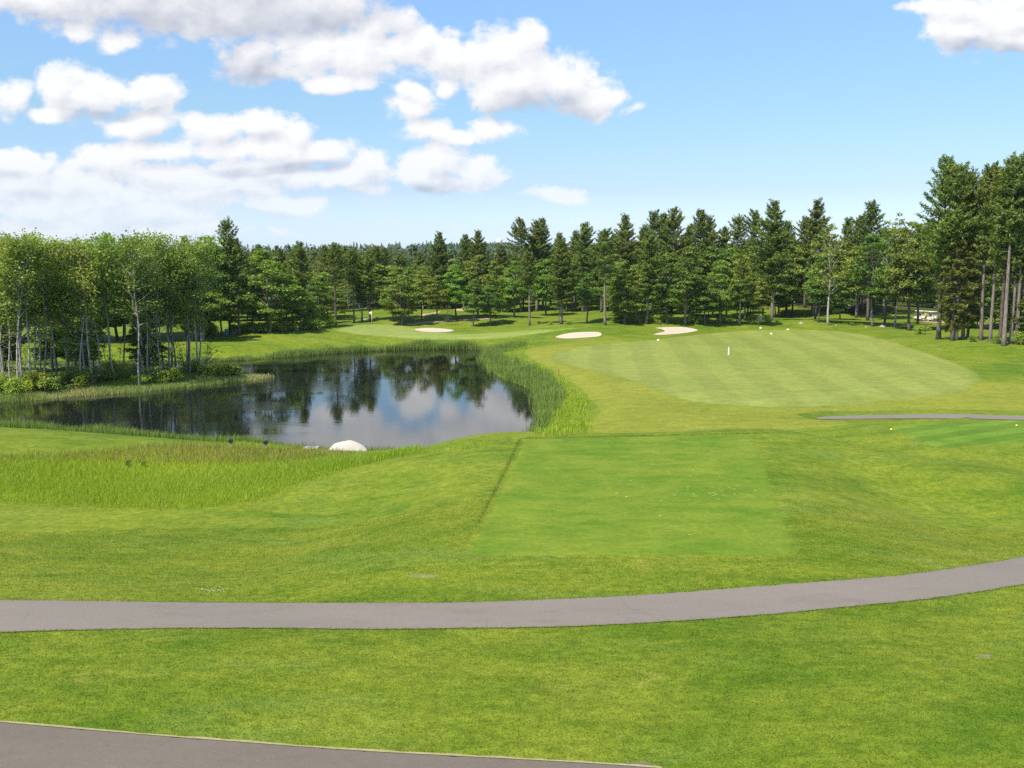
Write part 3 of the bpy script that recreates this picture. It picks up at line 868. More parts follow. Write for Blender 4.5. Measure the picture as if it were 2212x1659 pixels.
# longer dark rim along the tee's sides and back
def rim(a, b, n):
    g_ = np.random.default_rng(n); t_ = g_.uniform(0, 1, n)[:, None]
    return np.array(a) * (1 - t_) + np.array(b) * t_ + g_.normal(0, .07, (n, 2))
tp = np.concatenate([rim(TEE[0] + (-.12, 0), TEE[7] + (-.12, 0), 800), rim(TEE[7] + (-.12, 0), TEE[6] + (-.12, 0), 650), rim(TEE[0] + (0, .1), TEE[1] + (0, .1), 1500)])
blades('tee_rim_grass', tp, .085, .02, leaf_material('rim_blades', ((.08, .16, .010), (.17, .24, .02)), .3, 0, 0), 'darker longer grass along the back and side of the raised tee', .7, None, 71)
# clover flowers by the path
cg = np.random.default_rng(61)
CP = unproj(460 + cg.normal(0, 20, 45), 1277 + cg.normal(0, 4.5, 45))
cz = height(CP[:, 0], CP[:, 1]) + .055
cv, cf = [], []
for (x, y), z in zip(CP, cz):
    b = len(cv); r = cg.uniform(.008, .014)
    cv += [(x + r, y, z), (x - r, y, z), (x, y + r, z), (x, y - r, z), (x, y, z + r), (x, y, z - r)]
    cf += [(b + i, b + j, b + k) for (i, j, k) in ((0, 2, 4), (2, 1, 4), (1, 3, 4), (3, 0, 4), (2, 0, 5), (1, 2, 5), (3, 1, 5), (0, 3, 5))]
clover = tag(obj('clover_flowers', new_mesh('clover_flowers', cv, cf)), 'white clover flowers in the grass above the path', kind='stuff')
# divots and leaf litter on the tee: sandy flecks
dv = []
df = []
gd_ = np.random.default_rng(31)
cl = [(1530, 1070), (1500, 1045), (1470, 1075), (1560, 1060), (1430, 1040), (1480, 1110), (1590, 1040), (1330, 1060), (1420, 985), (1500, 965), (1380, 970)]
for k in range(100):
    c = cl[gd_.integers(len(cl))]
    X, Y = c[0] + gd_.normal(0, 45), c[1] + gd_.normal(0, 13)
    x, y = on_plane(X, Y, 2.03)
    if not inside(TEE, np.array([x]), np.array([y]))[0]: continue
    r = gd_.uniform(.02, .062); b = len(dv); e = gd_.uniform(.5, 1.0)
    for j in range(7):
        an = j / 7 * 2 * math.pi
        rr = r * gd_.uniform(.7, 1.2)
        dv.append((x + rr * math.cos(an) * 1.4, y + rr * math.sin(an) * e, 2.045))
    df.append(tuple(range(b, b + 7)))
tag(obj('divots', new_mesh('divots', dv, df, mats=[M_DIVOT])), 'sand filled divots scattered over the raised tee', kind='stuff')

# ------------------------------------------------------------------ tree prototypes
def unit(v): return v / (np.linalg.norm(v, axis=-1, keepdims=True) + 1e-9)
def leaf_mesh(name, C, N, size, tint, mat, g, aspect=.7, axis=None):
    """one quad per leaf spray; axis = direction of the long side"""
    n = len(C)
    N = unit(N)
    if axis is None: axis = g.normal(0, 1, (n, 3))
    A = unit(np.cross(N, np.cross(axis, N)))
    B = np.cross(N, A)
    s = (np.asarray(size) * np.ones(n))[:, None] * .5
    V = np.stack([C - A * s, C - B * s * aspect, C + A * s, C + B * s * aspect], 1).reshape(-1, 3)
    F_ = np.arange(n * 4).reshape(n, 4)
    return new_mesh(name, V, F_, {'tint': np.repeat(np.clip(tint, 0, 1), 4)}, mats=[mat])
def limb(mb, a, b, r0, r1, n=5, sag=0.0, g=None, seg=4):
    a = np.array(a, float); b = np.array(b, float)
    pts = []
    for i in range(seg + 1):
        t = i / seg
        q = a + (b - a) * t; q[2] += sag * math.sin(math.pi * t)
        if g is not None and 0 < i < seg: q = q + g.normal(0, .05, 3) * np.linalg.norm(b - a) * .5
        pts.append(q)
    mb.tube(pts, [r0 + (r1 - r0) * i / seg for i in range(seg + 1)], n, cap=False)

def pine_proto(seed, H=22.0, cb=.38, wid=3.1, mat=None, dense=1.0, droop=0.0, skip=.12, bark_=None, top=.8, lopsided=.25):
    g = np.random.default_rng(seed)
    mb = MB()
    sway = g.normal(0, .12, 2)
    axis = lambda z: np.array([sway[0] * math.sin(z / H * 3), sway[1] * math.sin(z / H * 2.4), z])
    mb.tube([axis(z) for z in np.linspace(-.3, H, 14)], [max(.03, .30 * (1 - i / 13) ** .85 + .02) * (1.35 if i == 0 else 1) for i in range(14)], 8)
    for k in range(9):                                   # dead stubs under the crown
        z = g.uniform(min(.12, cb * .5), cb) * H; an = g.uniform(0, 6.28); L = g.uniform(.4, 1.4)
        a = axis(z); limb(mb, a, a + np.array([math.cos(an) * L, math.sin(an) * L, g.uniform(-.1, .3)]), .035, .012, 4)
    C = []; D = []; U = []; T = []
    z = cb * H
    lean = g.uniform(0, 6.28)
    while z < H - .25:
        t = (z - cb * H) / (H * (1 - cb))
        prof = (.55 + 1.5 * t if t < .3 else 1.0 * ((1 - t) / .7) ** top + .10 * g.random())
        nb = int(g.integers(4, 7)); a0 = g.uniform(0, 6.28)
        wt_ = g.uniform(.25, .75)
        if g.random() < skip and t < .85: z += .5; continue
        for k in range(nb):
            if g.random() < .10: continue
            an = a0 + 6.28 * k / nb + g.normal(0, .25)
            L = wid * prof * g.uniform(.55, 1.15) * (1 + lopsided * math.cos(an - lean)) + .22
            el = -.08 - droop + .95 * t ** 1.7 + g.normal(0, .08)
            base = axis(z)
            h = np.array([math.cos(an), math.sin(an), 0])
            def at(s): return base + h * (L * s * math.cos(el)) + np.array([0, 0, L * s * math.sin(el) + (.22 - droop * .8) * L * s * s])
            mb.tube([at(s) for s in (0, .4, .8)], [.02 + .014 * L, .015 + .008 * L, .012], 4, cap=False)
            side = np.array([-h[1], h[0], 0])
            ns = max(3, int(L / .27))
            for s in np.linspace(.22, 1.0, ns):
                wdt = L * .30 * math.sin(math.pi * min(1, .18 + .82 * s) ** 1.0) * .9 + .05
                nt = max(2, int(round((3.4 if L > 1 else 2) * dense)))
                for q in range(nt):
                    p = at(s + g.normal(0, .03)) + side * g.uniform(-1, 1) * wdt + np.array([0, 0, g.normal(.05, .07)])
                    dd = h * .8 + side * g.uniform(-.9, .9) + np.array([0, 0, .35 + .4 * t - droop])
                    for w in range(4):
                        C.append(p + g.normal(0, .10, 3)); D.append(dd + g.normal(0, .40, 3))
                        U.append(np.array([0, 0, .7]) + g.normal(0, .6, 3)); T.append(wt_ + .35 * (s - .5) + g.normal(0, .16))
        z += g.uniform(.42, .82) * (1 - .45 * t) / max(.8, dense ** .5)
    for w in range(14):
        C.append(axis(H - .05 - 1.5 * g.random() ** 1.3) + g.normal(0, .05, 3)); D.append(np.array([g.normal(0, .4), g.normal(0, .4), 1])); U.append(g.normal(0, 1, 3)); T.append(.6)
    C = np.array(C); n = len(C)
    cm = leaf_mesh('pine_crown', C, np.array(U), g.uniform(.36, .72, n), np.array(T), mat, g, .24, np.array(D))
    tm = mb.mesh('pine_trunk', bark_ or B_PINE, True)
    return tm, cm, H

def broad_proto(seed, H=15.0, cb=.22, rx=3.9, ncl=46, nleaf=230, mat=None, bark_=None, lsize=.36, tr=.22, fork=.30, clr=(.9, 1.55), shape=1.0, lean=.3, sparse=0.0, multi=1):
    g = np.random.default_rng(seed)
    mb = MB()
    sway = g.normal(0, lean, 2)
    axis = lambda z: np.array([sway[0] * (max(z, 0) / H) ** 1.5 + .12 * math.sin(z * .7 + seed), sway[1] * (max(z, 0) / H) ** 1.5 + .12 * math.cos(z * .6 + seed), z])
    zt = H * .86
    mb.tube([axis(z) for z in np.linspace(-.3, zt, 12)], [max(.02, tr * (1 - .88 * (i / 11))) * (1.4 if i == 0 else 1) for i in range(12)], 7)
    z0 = cb * H; Hc = H - z0
    cls = []
    tries = 0
    while len(cls) < ncl and tries < 4000:
        tries += 1
        u_ = g.uniform(0, 1) ** .85
        prof = (math.sin(math.pi * min(1, .12 + .88 * u_)) ** .62) * (1 - .25 * u_ * shape)
        rr = rx * prof * g.uniform(.15, 1.0) ** .5 * g.uniform(.75, 1.12)
        an = g.uniform(0, 6.28)
        z = z0 + Hc * (.04 + .92 * u_)
        c = axis(min(z, H)) + np.array([rr * math.cos(an), rr * math.sin(an), 0])
        r = g.uniform(*clr) * (1.1 - .45 * u_)
        if all(np.linalg.norm(c - q[0]) > .55 * (r + q[1]) * .8 for q in cls): cls.append((c, r))
    for (c, r) in cls:
        d = math.hypot(c[0], c[1])
        zb = max(fork * H, c[2] - (1.1 * d + .6))
        zb = min(zb, zt * .98)
        a = axis(zb)
        limb(mb, a, c - np.array([0, 0, r * .25]), .018 + .018 * d + .01 * r, .012, 4, -.12 * d, g)
    C = []; N = []; T = []
    for (c, r) in cls:
        k = int(nleaf * (r / 1.2) ** 2 * g.uniform(.7, 1.1) * (1 - sparse * g.random()))
        dv_ = unit(g.normal(0, 1, (k, 3))); dv_[:, 2] = np.where(dv_[:, 2] < -.35, -dv_[:, 2] * .6, dv_[:, 2])
        rad_ = g.uniform(.35, 1.08, k) ** .6
        lump = 1 + .25 * np.sin(dv_[:, 0] * 5 + c[0]) * np.sin(dv_[:, 1] * 5 + c[1])
        p = c + dv_ * (rad_ * r * lump)[:, None] * np.array([1.05, 1.05, .62])
        C.append(p); N.append(dv_ * .5 + np.array([0, 0, .45]) + g.normal(0, .55, (k, 3)))
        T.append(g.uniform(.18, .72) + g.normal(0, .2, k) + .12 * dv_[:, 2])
    C = np.concatenate(C); N = np.concatenate(N); T = np.concatenate(T)
    cm = leaf_mesh('crown', C, N, lsize * g.uniform(.7, 1.25, len(C)), T, mat, g, .72)
    tm = mb.mesh('trunk', bark_ or B_OAK, True)
    return tm, cm, H

def birch_proto(seed, H=15.0, mat=None, lean=.9, fork=None, cb=.45, rx=1.7, nleaf=2000):
    g = np.random.default_rng(seed)
    mb = MB()
    sway = g.normal(0, lean, 2); ph = g.uniform(0, 6)
    axis = lambda z: np.array([sway[0] * (max(z, 0) / H) ** 1.3 + .10 * math.sin(z * .8 + ph), sway[1] * (max(z, 0) / H) ** 1.3 + .1 * math.cos(z * .65 + ph), z])
    mb.tube([axis(z) for z in np.linspace(-.3, H * .96, 14)], [max(.012, .098 * (1 - .9 * (i / 13))) * (1.35 if i == 0 else 1) for i in range(14)], 7)
    C = []; T = []
    tips = []
    if fork:
        a = axis(H * fork)
        an = g.uniform(0, 6.28)
        b = a + np.array([math.cos(an) * 1.8, math.sin(an) * 1.8, H * .30])
        limb(mb, a, b, .09, .03, 6, -.2, g, 5); tips.append((a, b))
    for k in range(26):
        u_ = g.uniform(0, 1)
        z = H * (cb + (.97 - cb) * u_)
        L = rx * (.45 + .75 * math.sin(math.pi * min(1, .15 + .8 * u_))) * g.uniform(.6, 1.15)
        an = g.uniform(0, 6.28)
        a = axis(min(z, H * .95))
        b = a + np.array([math.cos(an) * L, math.sin(an) * L, L * g.uniform(.5, 1.3)])
        limb(mb, a, b, .035, .01, 4, -.1, g); tips.append((a, b))
    for k in range(7):                                   # low dead twigs
        z = H * g.uniform(.15, cb); an = g.uniform(0, 6.28); L = g.uniform(.4, 1.5); a = axis(z)
        limb(mb, a, a + np.array([math.cos(an) * L, math.sin(an) * L, g.uniform(0, .7)]), .022, .008, 4)
    per = nleaf // len(tips)
    for (a, b) in tips:
        nsub = 4; base_t = g.uniform(.2, .75)
        for q in range(nsub):
            s = g.uniform(.35, 1.05)
            c = a + (b - a) * s + g.normal(0, .28, 3)
            k = int(per / nsub * g.uniform(.5, 1.4))
            C.append(c + g.normal(0, 1, (k, 3)) * np.array([.40, .40, .30])); T.append(base_t + g.normal(0, .2, k))
    C = np.concatenate(C); T = np.concatenate(T)
    N = g.normal(0, .7, (len(C), 3)) + np.array([0, 0, .45])
    cm = leaf_mesh('crown', C, N, g.uniform(.17, .30, len(C)), T, mat, g, .75)
    return mb.mesh('trunk', B_BIRCH, True), cm, H

def bush_proto(seed, H=2.0, rx=1.4, mat=None, n=1300, lsize=.17):
    g = np.random.default_rng(seed)
    mb = MB(); C = []; N = []; T = []
    for k in range(11):
        an = g.uniform(0, 6.28); rr = rx * g.uniform(0, .8); z = H * g.uniform(.25, .85) * (1 - .35 * rr / rx)
        c = np.array([rr * math.cos(an), rr * math.sin(an), z]); r = rx * g.uniform(.28, .5)
        limb(mb, (0.1 * math.cos(an), .1 * math.sin(an), -.1), c, .035, .01, 4)
        m = n // 11; d = unit(g.normal(0, 1, (m, 3))); d[:, 2] = np.where(d[:, 2] < -.6, -d[:, 2], d[:, 2])
        C.append(c + d * (r * g.uniform(.4, 1.1, m) ** .7)[:, None] * np.array([1, 1, .85])); N.append(d * .6 + g.normal(0, .5, (m, 3)) + np.array([0, 0, .4]))
        T.append(g.uniform(.2, .8) + g.normal(0, .18, m))
    C = np.concatenate(C)
    cm = leaf_mesh('crown', C, np.concatenate(N), lsize * g.uniform(.7, 1.3, len(C)), np.concatenate(T), mat, g, .65)
    return mb.mesh('stem', B_OAK, True), cm, H

PROTO = {
    'pine': [pine_proto(101, 22, .40, 3.5, L_PINE, top=.7), pine_proto(102, 22, .34, 3.8, L_PINE, 1.1, skip=.08, top=.75), pine_proto(103, 22, .50, 3.4, L_PINE, .9, skip=.18, lopsided=.45, top=.62),
             pine_proto(104, 22, .28, 4.1, L_PINE, 1.1, skip=.06, top=.85), pine_proto(105, 22, .56, 3.1, L_PINE, 1.0, skip=.15, top=.6), pine_proto(106, 22, .44, 3.2, L_PINE, .85, skip=.2, top=.55)],
    'hemlock': [pine_proto(121, 18, .10, 2.9, L_HEM, 1.3, .22, .04, top=1.0), pine_proto(122, 18, .16, 2.6, L_HEM, 1.2, .18, .06, top=1.0)],
    'broad': [broad_proto(201, mat=L_OAK), broad_proto(202, cb=.16, rx=4.2, mat=L_OAK, ncl=50), broad_proto(203, cb=.30, rx=3.4, mat=L_OAK, ncl=38),
              broad_proto(204, cb=.10, rx=4.0, mat=L_OAK, ncl=54, shape=.6), broad_proto(205, cb=.26, rx=3.7, mat=L_OAK, clr=(.8, 1.3), ncl=52)],
    'lime': [broad_proto(221, cb=.30, rx=2.9, mat=L_LIME, ncl=40, nleaf=120, clr=(.7, 1.15), lsize=.30, tr=.17, bark_=B_BIRCH), broad_proto(222, cb=.36, rx=2.6, mat=L_LIME, ncl=36, nleaf=110, clr=(.7, 1.1), lsize=.30, tr=.16, bark_=B_BIRCH),
             broad_proto(223, cb=.26, rx=3.1, mat=L_BIRCH, ncl=42, nleaf=110, clr=(.7, 1.15), lsize=.30, tr=.17)],
    'birch': [birch_proto(301, mat=L_BIRCH), birch_proto(302, mat=L_BIRCH, cb=.5, rx=1.5), birch_proto(303, mat=L_BIRCH, lean=1.5, cb=.46), birch_proto(304, mat=L_BIRCH, cb=.42, rx=2.0, nleaf=2300),
              birch_proto(305, mat=L_BIRCH, fork=.48, lean=.5, cb=.5, rx=2.0), birch_proto(306, mat=L_BIRCH, cb=.55, rx=1.4, nleaf=1500)],
    'sapling': [broad_proto(401, 6, .12, 1.5, 20, 95, L_BUSH, None, .20, .06, .15, (.45, .7)), broad_proto(402, 6, .3, 1.6, 18, 90, L_OAK, None, .20, .06, .25, (.45, .75))],
    'bush': [bush_proto(501, mat=L_BUSH), bush_proto(502, 2.0, 1.7, L_BUSH, 1500), bush_proto(503, 2.0, 1.2, L_OAK)],
}
NAME = {'pine': 'pine_tree', 'hemlock': 'hemlock_tree', 'broad': 'broadleaf_tree', 'lime': 'pale_tree', 'birch': 'birch_tree', 'sapling': 'sapling', 'bush': 'shrub'}
PARTS = {'pine': ('trunk', 'crown'), 'bush': ('stem', 'foliage'), 'sapling': ('stem', 'crown')}
TREES = []
trng = np.random.default_rng(77)
CARTS = [tuple(unproj(X_, Y_)[0]) for X_, Y_ in ((1988, 693), (2011, 694.5))]
def shades_carts(x, y, H):
    for cx_, cy_ in CARTS:
        dx, dy = x - cx_, y - cy_
        l = math.hypot(sun_dir.x, sun_dir.y); sx_, sy_ = sun_dir.x / l, sun_dir.y / l
        along = dx * sx_ + dy * sy_; off = abs(dx * sy_ - dy * sx_)
        if -3 < along < H / math.tan(SUN_EL) and off < 4.2: return True
    return False
def tree(kind, X, Yb, Yt, p=None, w=1.0, row='front', depth=None, desc=None, label=None):
    if depth is None:
        x, y = unproj(X, Yb)[0]
    else:
        d = ray(X, Yt if Yt is not None else HOR); t = depth / d[1]; x, y = d[0] * t, depth
    zb = float(height(np.array([x]), np.array([y]))[0])
    d = ray(X, Yt); H = CAMZ + d[2] / d[1] * y - zb
    if H < .25: return None
    if H > 3 and shades_carts(x, y, H):
        print('shades carts', kind, X, row, round(H, 1))
        if row in ('fill', 'canopy'): return None
    P = PROTO[kind]
    k = int(trng.integers(len(P))) if p is None else p
    tm, cm, H0 = P[k]
    s = H / H0
    lw = w * (1.0 if kind in ('bush', 'sapling') else (H0 / H) ** .25)
    r = bpy.data.objects.new(NAME[kind], None)
    COL.objects.link(r)
    r.location = (x, y, zb - .06)
    r.rotation_euler = (0, 0, trng.uniform(0, 6.28))
    r.scale = (s * lw, s * lw, s)
    r.empty_display_size = .5
    a, b = PARTS.get(kind, ('trunk', 'crown'))
    for nm, me in ((a, tm), (b, cm)):
        c = bpy.data.objects.new(nm, me)
        COL.objects.link(c); c.parent = r
    TREES.append(dict(o=r, kind=kind, X=X, H=H, row=row, desc=desc, label=label, y=y, p=k))
    return r

# --- wooded point on the left, birches with bare pale trunks, front to back
FB = [(8, 838, 560, 2), (25, 846, 535, 1), (36, 849, 520, 0), (46, 846, 516, 3), (63, 840, 525, 5), (100, 833, 522, 1), (126, 820, 528, 0), (149, 815, 525, 3), (176, 830, 526, 2),
      (186, 831, 520, 5), (199, 834, 530, 1), (217, 815, 523, 0), (244, 821, 516, 3), (270, 806, 520, 1), (303, 833, 512, 4), (310, 824, 530, 5), (326, 800, 521, 0), (353, 806, 514, 3),
      (378, 800, 520, 1), (413, 806, 522, 2), (424, 803, 519, 3), (431, 801, 530, 5)]
for i, (X, Yb, Yt, p) in enumerate(FB):
    tree('birch', X, Yb, Yt, p, 1.1, 'point', desc='slender bare trunked birch on the point')
for i in range(32):
    X = trng.uniform(-25, 415); Yb = trng.uniform(800, 816) + max(0, 200 - X) * .08
    tree('birch' if i % 4 else 'lime', X, Yb, trng.uniform(504, 610), None, trng.uniform(.8, 1.15), 'thicket')
for (X, Yb, Yt, k) in [(375, 812, 690, 0), (330, 824, 735, 0), (205, 836, 760, 1), (90, 842, 770, 0), (445, 806, 725, 1), (20, 846, 770, 1), (60, 832, 745, 0), (118, 822, 755, 1), (160, 818, 740, 0), (232, 812, 735, 1), (262, 810, 745, 0), (290, 812, 750, 1), (345, 808, 730, 1), (398, 806, 735, 1), (420, 806, 750, 0)]:
    tree('sapling', X, Yb, Yt, k, 1.3, 'point', desc='leafy sapling under the birches')
for i in range(42):
    X = trng.uniform(-10, 500); sh = np.interp(X, [0, 100, 200, 300, 400, 480, 520], [862, 853, 845, 838, 828, 819, 816])
    Yb = sh - trng.uniform(2, 26) * (1 if X < 430 else .35)
    tree('bush', X, Yb, Yb - trng.uniform(15, 44), None, 1.1, 'point', desc='green shrub fringing the wooded point')
for i in range(11):
    X = trng.uniform(-20, 430)
    tree('broad', X, trng.uniform(797, 808), trng.uniform(640, 715), (3, 1)[i % 2], 1.0, 'thicket')
# --- forest behind the point (far left)
for i in range(20):
    X = -30 + 25 * i + trng.uniform(-8, 8)
    tree('broad', X, trng.uniform(731, 741), trng.uniform(535, 600), (3, 1, 3, 0)[i % 4], 1.2, 'left wood')
for X, Yt in ((232, 508), (272, 516), (-8, 530), (340, 524), (395, 512), (160, 520)):
    tree('pine', X, None, Yt, None, .9, 'left wood', depth=trng.uniform(212, 235))
for i in range(12):
    X = -20 + 42 * i + trng.uniform(-10, 10)
    tree('lime' if i % 2 else 'broad', X, None, trng.uniform(518, 534), None, 1.1, 'left wood', depth=trng.uniform(205, 240))

# --- front rows beyond the pond, left to right: kind, x, base, top, proto, width
FR = [('broad', 452, 727, 508, 2, .95), ('pine', 497, 722, 478, 5, .85), ('pine', 517, 721, 522, 2, .9), ('broad', 478, 723, 560, 3, .8), ('broad', 583, 719, 536, 3, 1.12), ('broad', 545, 716, 590, 4, .9), ('broad', 632, 712, 590, 1, .8),
      ('pine', 655, 705, 524, 1, .95), ('broad', 690, 708, 598, 3, .95), ('broad', 668, 709, 640, 0, .9), ('pine', 725, 702, 530, 2, .95), ('pine', 765, 697, 540, 4, .85), ('pine', 800, 695, 543, 0, 1.0), ('pine', 782, 693, 552, 3, .9), ('lime', 745, 690, 600, 1, .9),
      ('broad', 868, 703, 575, 3, 1.0), ('broad', 848, 694, 600, 0, 1.0), ('broad', 910, 690, 585, 2, .9), ('broad', 945, 694, 590, 0, 1.0), ('sapling', 965, 703, 655, 1, 1.0), ('broad', 985, 692, 570, 2, 1.0), ('broad', 1022, 705, 600, 4, .9),
      ('broad', 1034, 687, 545, 0, 1.05), ('broad', 1060, 702, 610, 1, .85), ('pine', 1144, 703, 545, 4, .95), ('broad', 1110, 685, 560, 4, 1.0), ('pine', 1213, 700, 520, 3, 1.05), ('lime', 1208, 699, 590, 2, .8), ('broad', 1180, 682, 555, 0, 1.0), ('broad', 1268, 696, 590, 2, .95),
      ('pine', 1307, 702, 500, 2, 1.0), ('broad', 1350, 700, 585, 3, .95), ('broad', 1340, 692, 560, 0, .9), ('pine', 1397, 700, 500, 1, .95), ('broad', 1440, 700, 560, 4, 1.0), ('broad', 1481, 700, 555, 2, 1.05), ('broad', 1523, 703, 590, 0, .95), ('broad', 1555, 698, 555, 1, .9), ('pine', 1597, 702, 560, 5, .9), ('broad', 1610, 690, 545, 0, .9),
      ('broad', 1638, 703, 600, 2, .85), ('pine', 1668, 692, 436, 3, 1.12), ('broad', 1697, 681, 510, 4, 1.0), ('broad', 1713, 682, 520, 1, .9), ('broad', 1768, 697, 540, 0, .7), ('lime', 1789, 702, 476, 0, 1.1), ('lime', 1760, 690, 500, 2, .95), ('broad', 1815, 690, 590, 3, .8), ('broad', 1848, 686, 530, 2, 1.0),
      ('broad', 1883, 705, 500, 4, .95), ('lime', 1910, 699, 470, 2, .9), ('lime', 1934, 704, 455, 1, .75), ('broad', 1964, 714, 470, 0, .9), ('broad', 1980, 712, 500, 4, .85), ('pine', 2027, 733, 344, 0, 1.12), ('pine', 2057, 736, 358, 4, .95), ('hemlock', 2064, 735, 430, 0, 1.0), ('sapling', 1998, 722, 668, 0, 1.0),
      ('pine', 2119, 735, 366, 2, .9), ('pine', 2160, 742, 375, 5, .95), ('pine', 2168, 747, 340, 4, 1.0), ('pine', 2183, 742, 372, 2, .9), ('pine', 2206, 742, 346, 1, 1.0), ('hemlock', 2215, 742, 600, 1, 1.1), ('hemlock', 2172, 736, 610, 1, .9), ('hemlock', 2090, 729, 560, 1, .9), ('pine', 2080, 733, 376, 5, .9), ('pine', 2138, 738, 370, 2, .9), ('pine', 2196, 744, 350, 5, .9), ('pine', 2245, 746, 352, 0, 1.0), ('broad', 2140, 712, 600, 4, .9)]
for (k, X, Yb, Yt, p, w) in FR:
    tree(k, X, Yb, Yt, p, w * (1.18 if k == 'broad' else .85 if k == 'pine' and X > 2000 else 1.0), 'front')
# --- tall pines standing behind the front rows (crowns above the canopy)
for (X, Yt, d, p) in [(951, 503, 235, 3), (1004, 508, 240, 1), (1033, 500, 236, 3), (1125, 477, 228, 2), (1160, 478, 230, 3), (1174, 474, 233, 0), (1206, 505, 240, 0), (1242, 500, 236, 0), (1261, 483, 226, 1), (1301, 501, 222, 3), (1352, 466, 214, 3),
                      (1414, 462, 218, 2), (1434, 464, 222, 0), (1454, 451, 216, 1), (1516, 456, 215, 0), (1532, 470, 222, 3), (1596, 470, 220, 5), (1631, 460, 218, 2), (1764, 434, 212, 3), (1745, 470, 222, 1), (1885, 443, 200, 2), (1937, 418, 196, 3), (2090, 400, 176, 1), (2140, 372, 175, 0), (2195, 380, 172, 3), (2002, 470, 190, 3),
                      (608, 540, 225, 1), (700, 532, 232, 0), (722, 528, 236, 3), (745, 532, 240, 1), (812, 534, 240, 2), (830, 536, 244, 0), (860, 548, 250, 1), (905, 545, 250, 3), (560, 530, 226, 0), (640, 532, 228, 3), (1085, 530, 250, 1), (1390, 495, 226, 3), (1490, 490, 226, 2), (1565, 492, 224, 1), (1325, 510, 228, 0), (1700, 480, 224, 0), (1830, 472, 222, 1), (1860, 468, 214, 0), (1970, 440, 196, 1)]:
    tree('pine', X, None, Yt, p, 1.0, 'canopy', depth=d)
# --- filling of the wood behind, by rows
def canopy_top(X):
    return np.interp(X, [430, 540, 700, 860, 950, 1100, 1250, 1400, 1550, 1700, 1850, 1950, 2050, 2212, 2300], [540, 545, 548, 565, 558, 555, 530, 520, 520, 515, 510, 495, 480, 470, 470])
for (d0_, d1_, step, kinds, lift) in ((226, 240, 27, ('broad', 'lime', 'lime', 'broad'), 15), (246, 258, 29, ('broad', 'lime', 'pine', 'lime'), 5), (262, 290, 32, ('lime', 'pine', 'broad'), -2)):
    X = 425.0
    while X < 2290:
        k = kinds[int(trng.integers(len(kinds)))]
        d = trng.uniform(d0_, d1_)
        if X > 1700: d -= 14 if not 1930 < X < 2080 else -12
        tree(k, X, None, canopy_top(X) + lift * trng.uniform(.3, 1.6) + trng.uniform(-8, 10), None, 1.2, 'fill', depth=d)
        X += step * trng.uniform(.7, 1.3)
for (x0_, x1_, st, da, db, ya, yb, ks) in ((425, 735, 21, 196, 214, 590, 655, (3, 1)), (1335, 1700, 27, 206, 224, 590, 650, (3, 1, 4)), (735, 1335, 25, 238, 250, 600, 632, (3, 1)), (1700, 2290, 25, 232, 246, 560, 615, (3, 1)), (2060, 2290, 30, 176, 190, 590, 650, (3, 1)), (430, 735, 40, 200, 212, 545, 585, (3, 1)), (1335, 1720, 40, 198, 212, 525, 580, (3, 1, 0))):
    X = x0_
    while X < x1_:
        tree('broad', X, None, trng.uniform(ya, yb), ks[int(trng.integers(len(ks)))], 1.1, 'fill', depth=trng.uniform(da, db))
        X += st * trng.uniform(.7, 1.3)
# low growth along the wood's edge
for (X, Yb, h) in [(455, 727, 26), (522, 718, 16), (560, 716, 20), (610, 714, 22), (660, 708, 18), (815, 692, 8), (1165, 700, 8), (1190, 702, 10), (1230, 701, 9), (1330, 698, 16), (1375, 698, 14), (1420, 700, 12), (1460, 699, 12), (1575, 698, 12), (1660, 698, 10),
                   (1840, 703, 9), (1990, 722, 26), (2100, 738, 16), (2155, 742, 18), (2205, 744, 30), (1505, 700, 10), (1545, 700, 12), (1620, 701, 10)] + [(432 + 15.5 * i + 5 * math.sin(i * 2.3), 724 - .055 * 15.5 * i + 2.5 * math.sin(i * 1.7), 24 + 9 * math.sin(i * 3.1)) for i in range(19) if abs(432 + 15.5 * i - 489) > 17] + [(1338 + 21 * i + 6 * math.sin(i * 2.1), 696 + 1.5 * math.sin(i), 17 + 6 * math.sin(i * 2.7)) for i in range(17)]:
    tree('bush', X, Yb, Yb - h, None, 1.2, 'edge', desc='low shrub at the foot of the wood')
for (X, Yb, h) in [(278, 1012, 25), (311, 1010, 20)]:
    tree('bush', X, Yb, Yb - h, 2, .5, 'meadow', desc='small dark bush standing in the tall meadow')

# --- labels: each names a kind and its place beside something one can find
ORD = ['nearest', 'second', 'third', 'fourth', 'fifth', 'sixth', 'seventh', 'eighth', 'ninth', 'tenth', 'eleventh', 'twelfth', 'thirteenth', 'fourteenth', 'fifteenth', 'sixteenth', 'seventeenth', 'eighteenth', 'nineteenth', 'twentieth']
MARKS = [(-999, 'the forked birch'), (303, 'the forked birch'), (489, 'the blue post'), (803, 'the white flag'), (936, 'the left bunker'), (1079, 'the water tower'), (1250, 'the oval bunker'), (1462, 'the notched bunker'), (1574, 'the white stake'), (1906, 'the pale boulder'), (2000, 'the golf carts')]
DESC = {('pine', 'front'): 'front pine with long bare trunk', ('hemlock', 'front'): 'drooping hemlock leafy to the ground', ('broad', 'front'): 'front leafy green tree', ('lime', 'front'): 'front pale yellow green tree', ('sapling', 'front'): 'small round sapling',
        ('pine', 'canopy'): 'pine top rising above the canopy', ('broad', 'left wood'): 'dark leafy tree behind the wooded point', ('pine', 'left wood'): 'pine top above the birches', ('lime', 'left wood'): 'pale leafy tree behind the wooded point'}
CATS = {'pine': 'pine tree', 'hemlock': 'hemlock tree', 'broad': 'leafy tree', 'lime': 'leafy tree', 'birch': 'birch tree', 'sapling': 'sapling', 'bush': 'shrub'}
cnt = {}
LT = [t for t in sorted(TREES, key=lambda q: -q['X']) if t['X'] < 300]
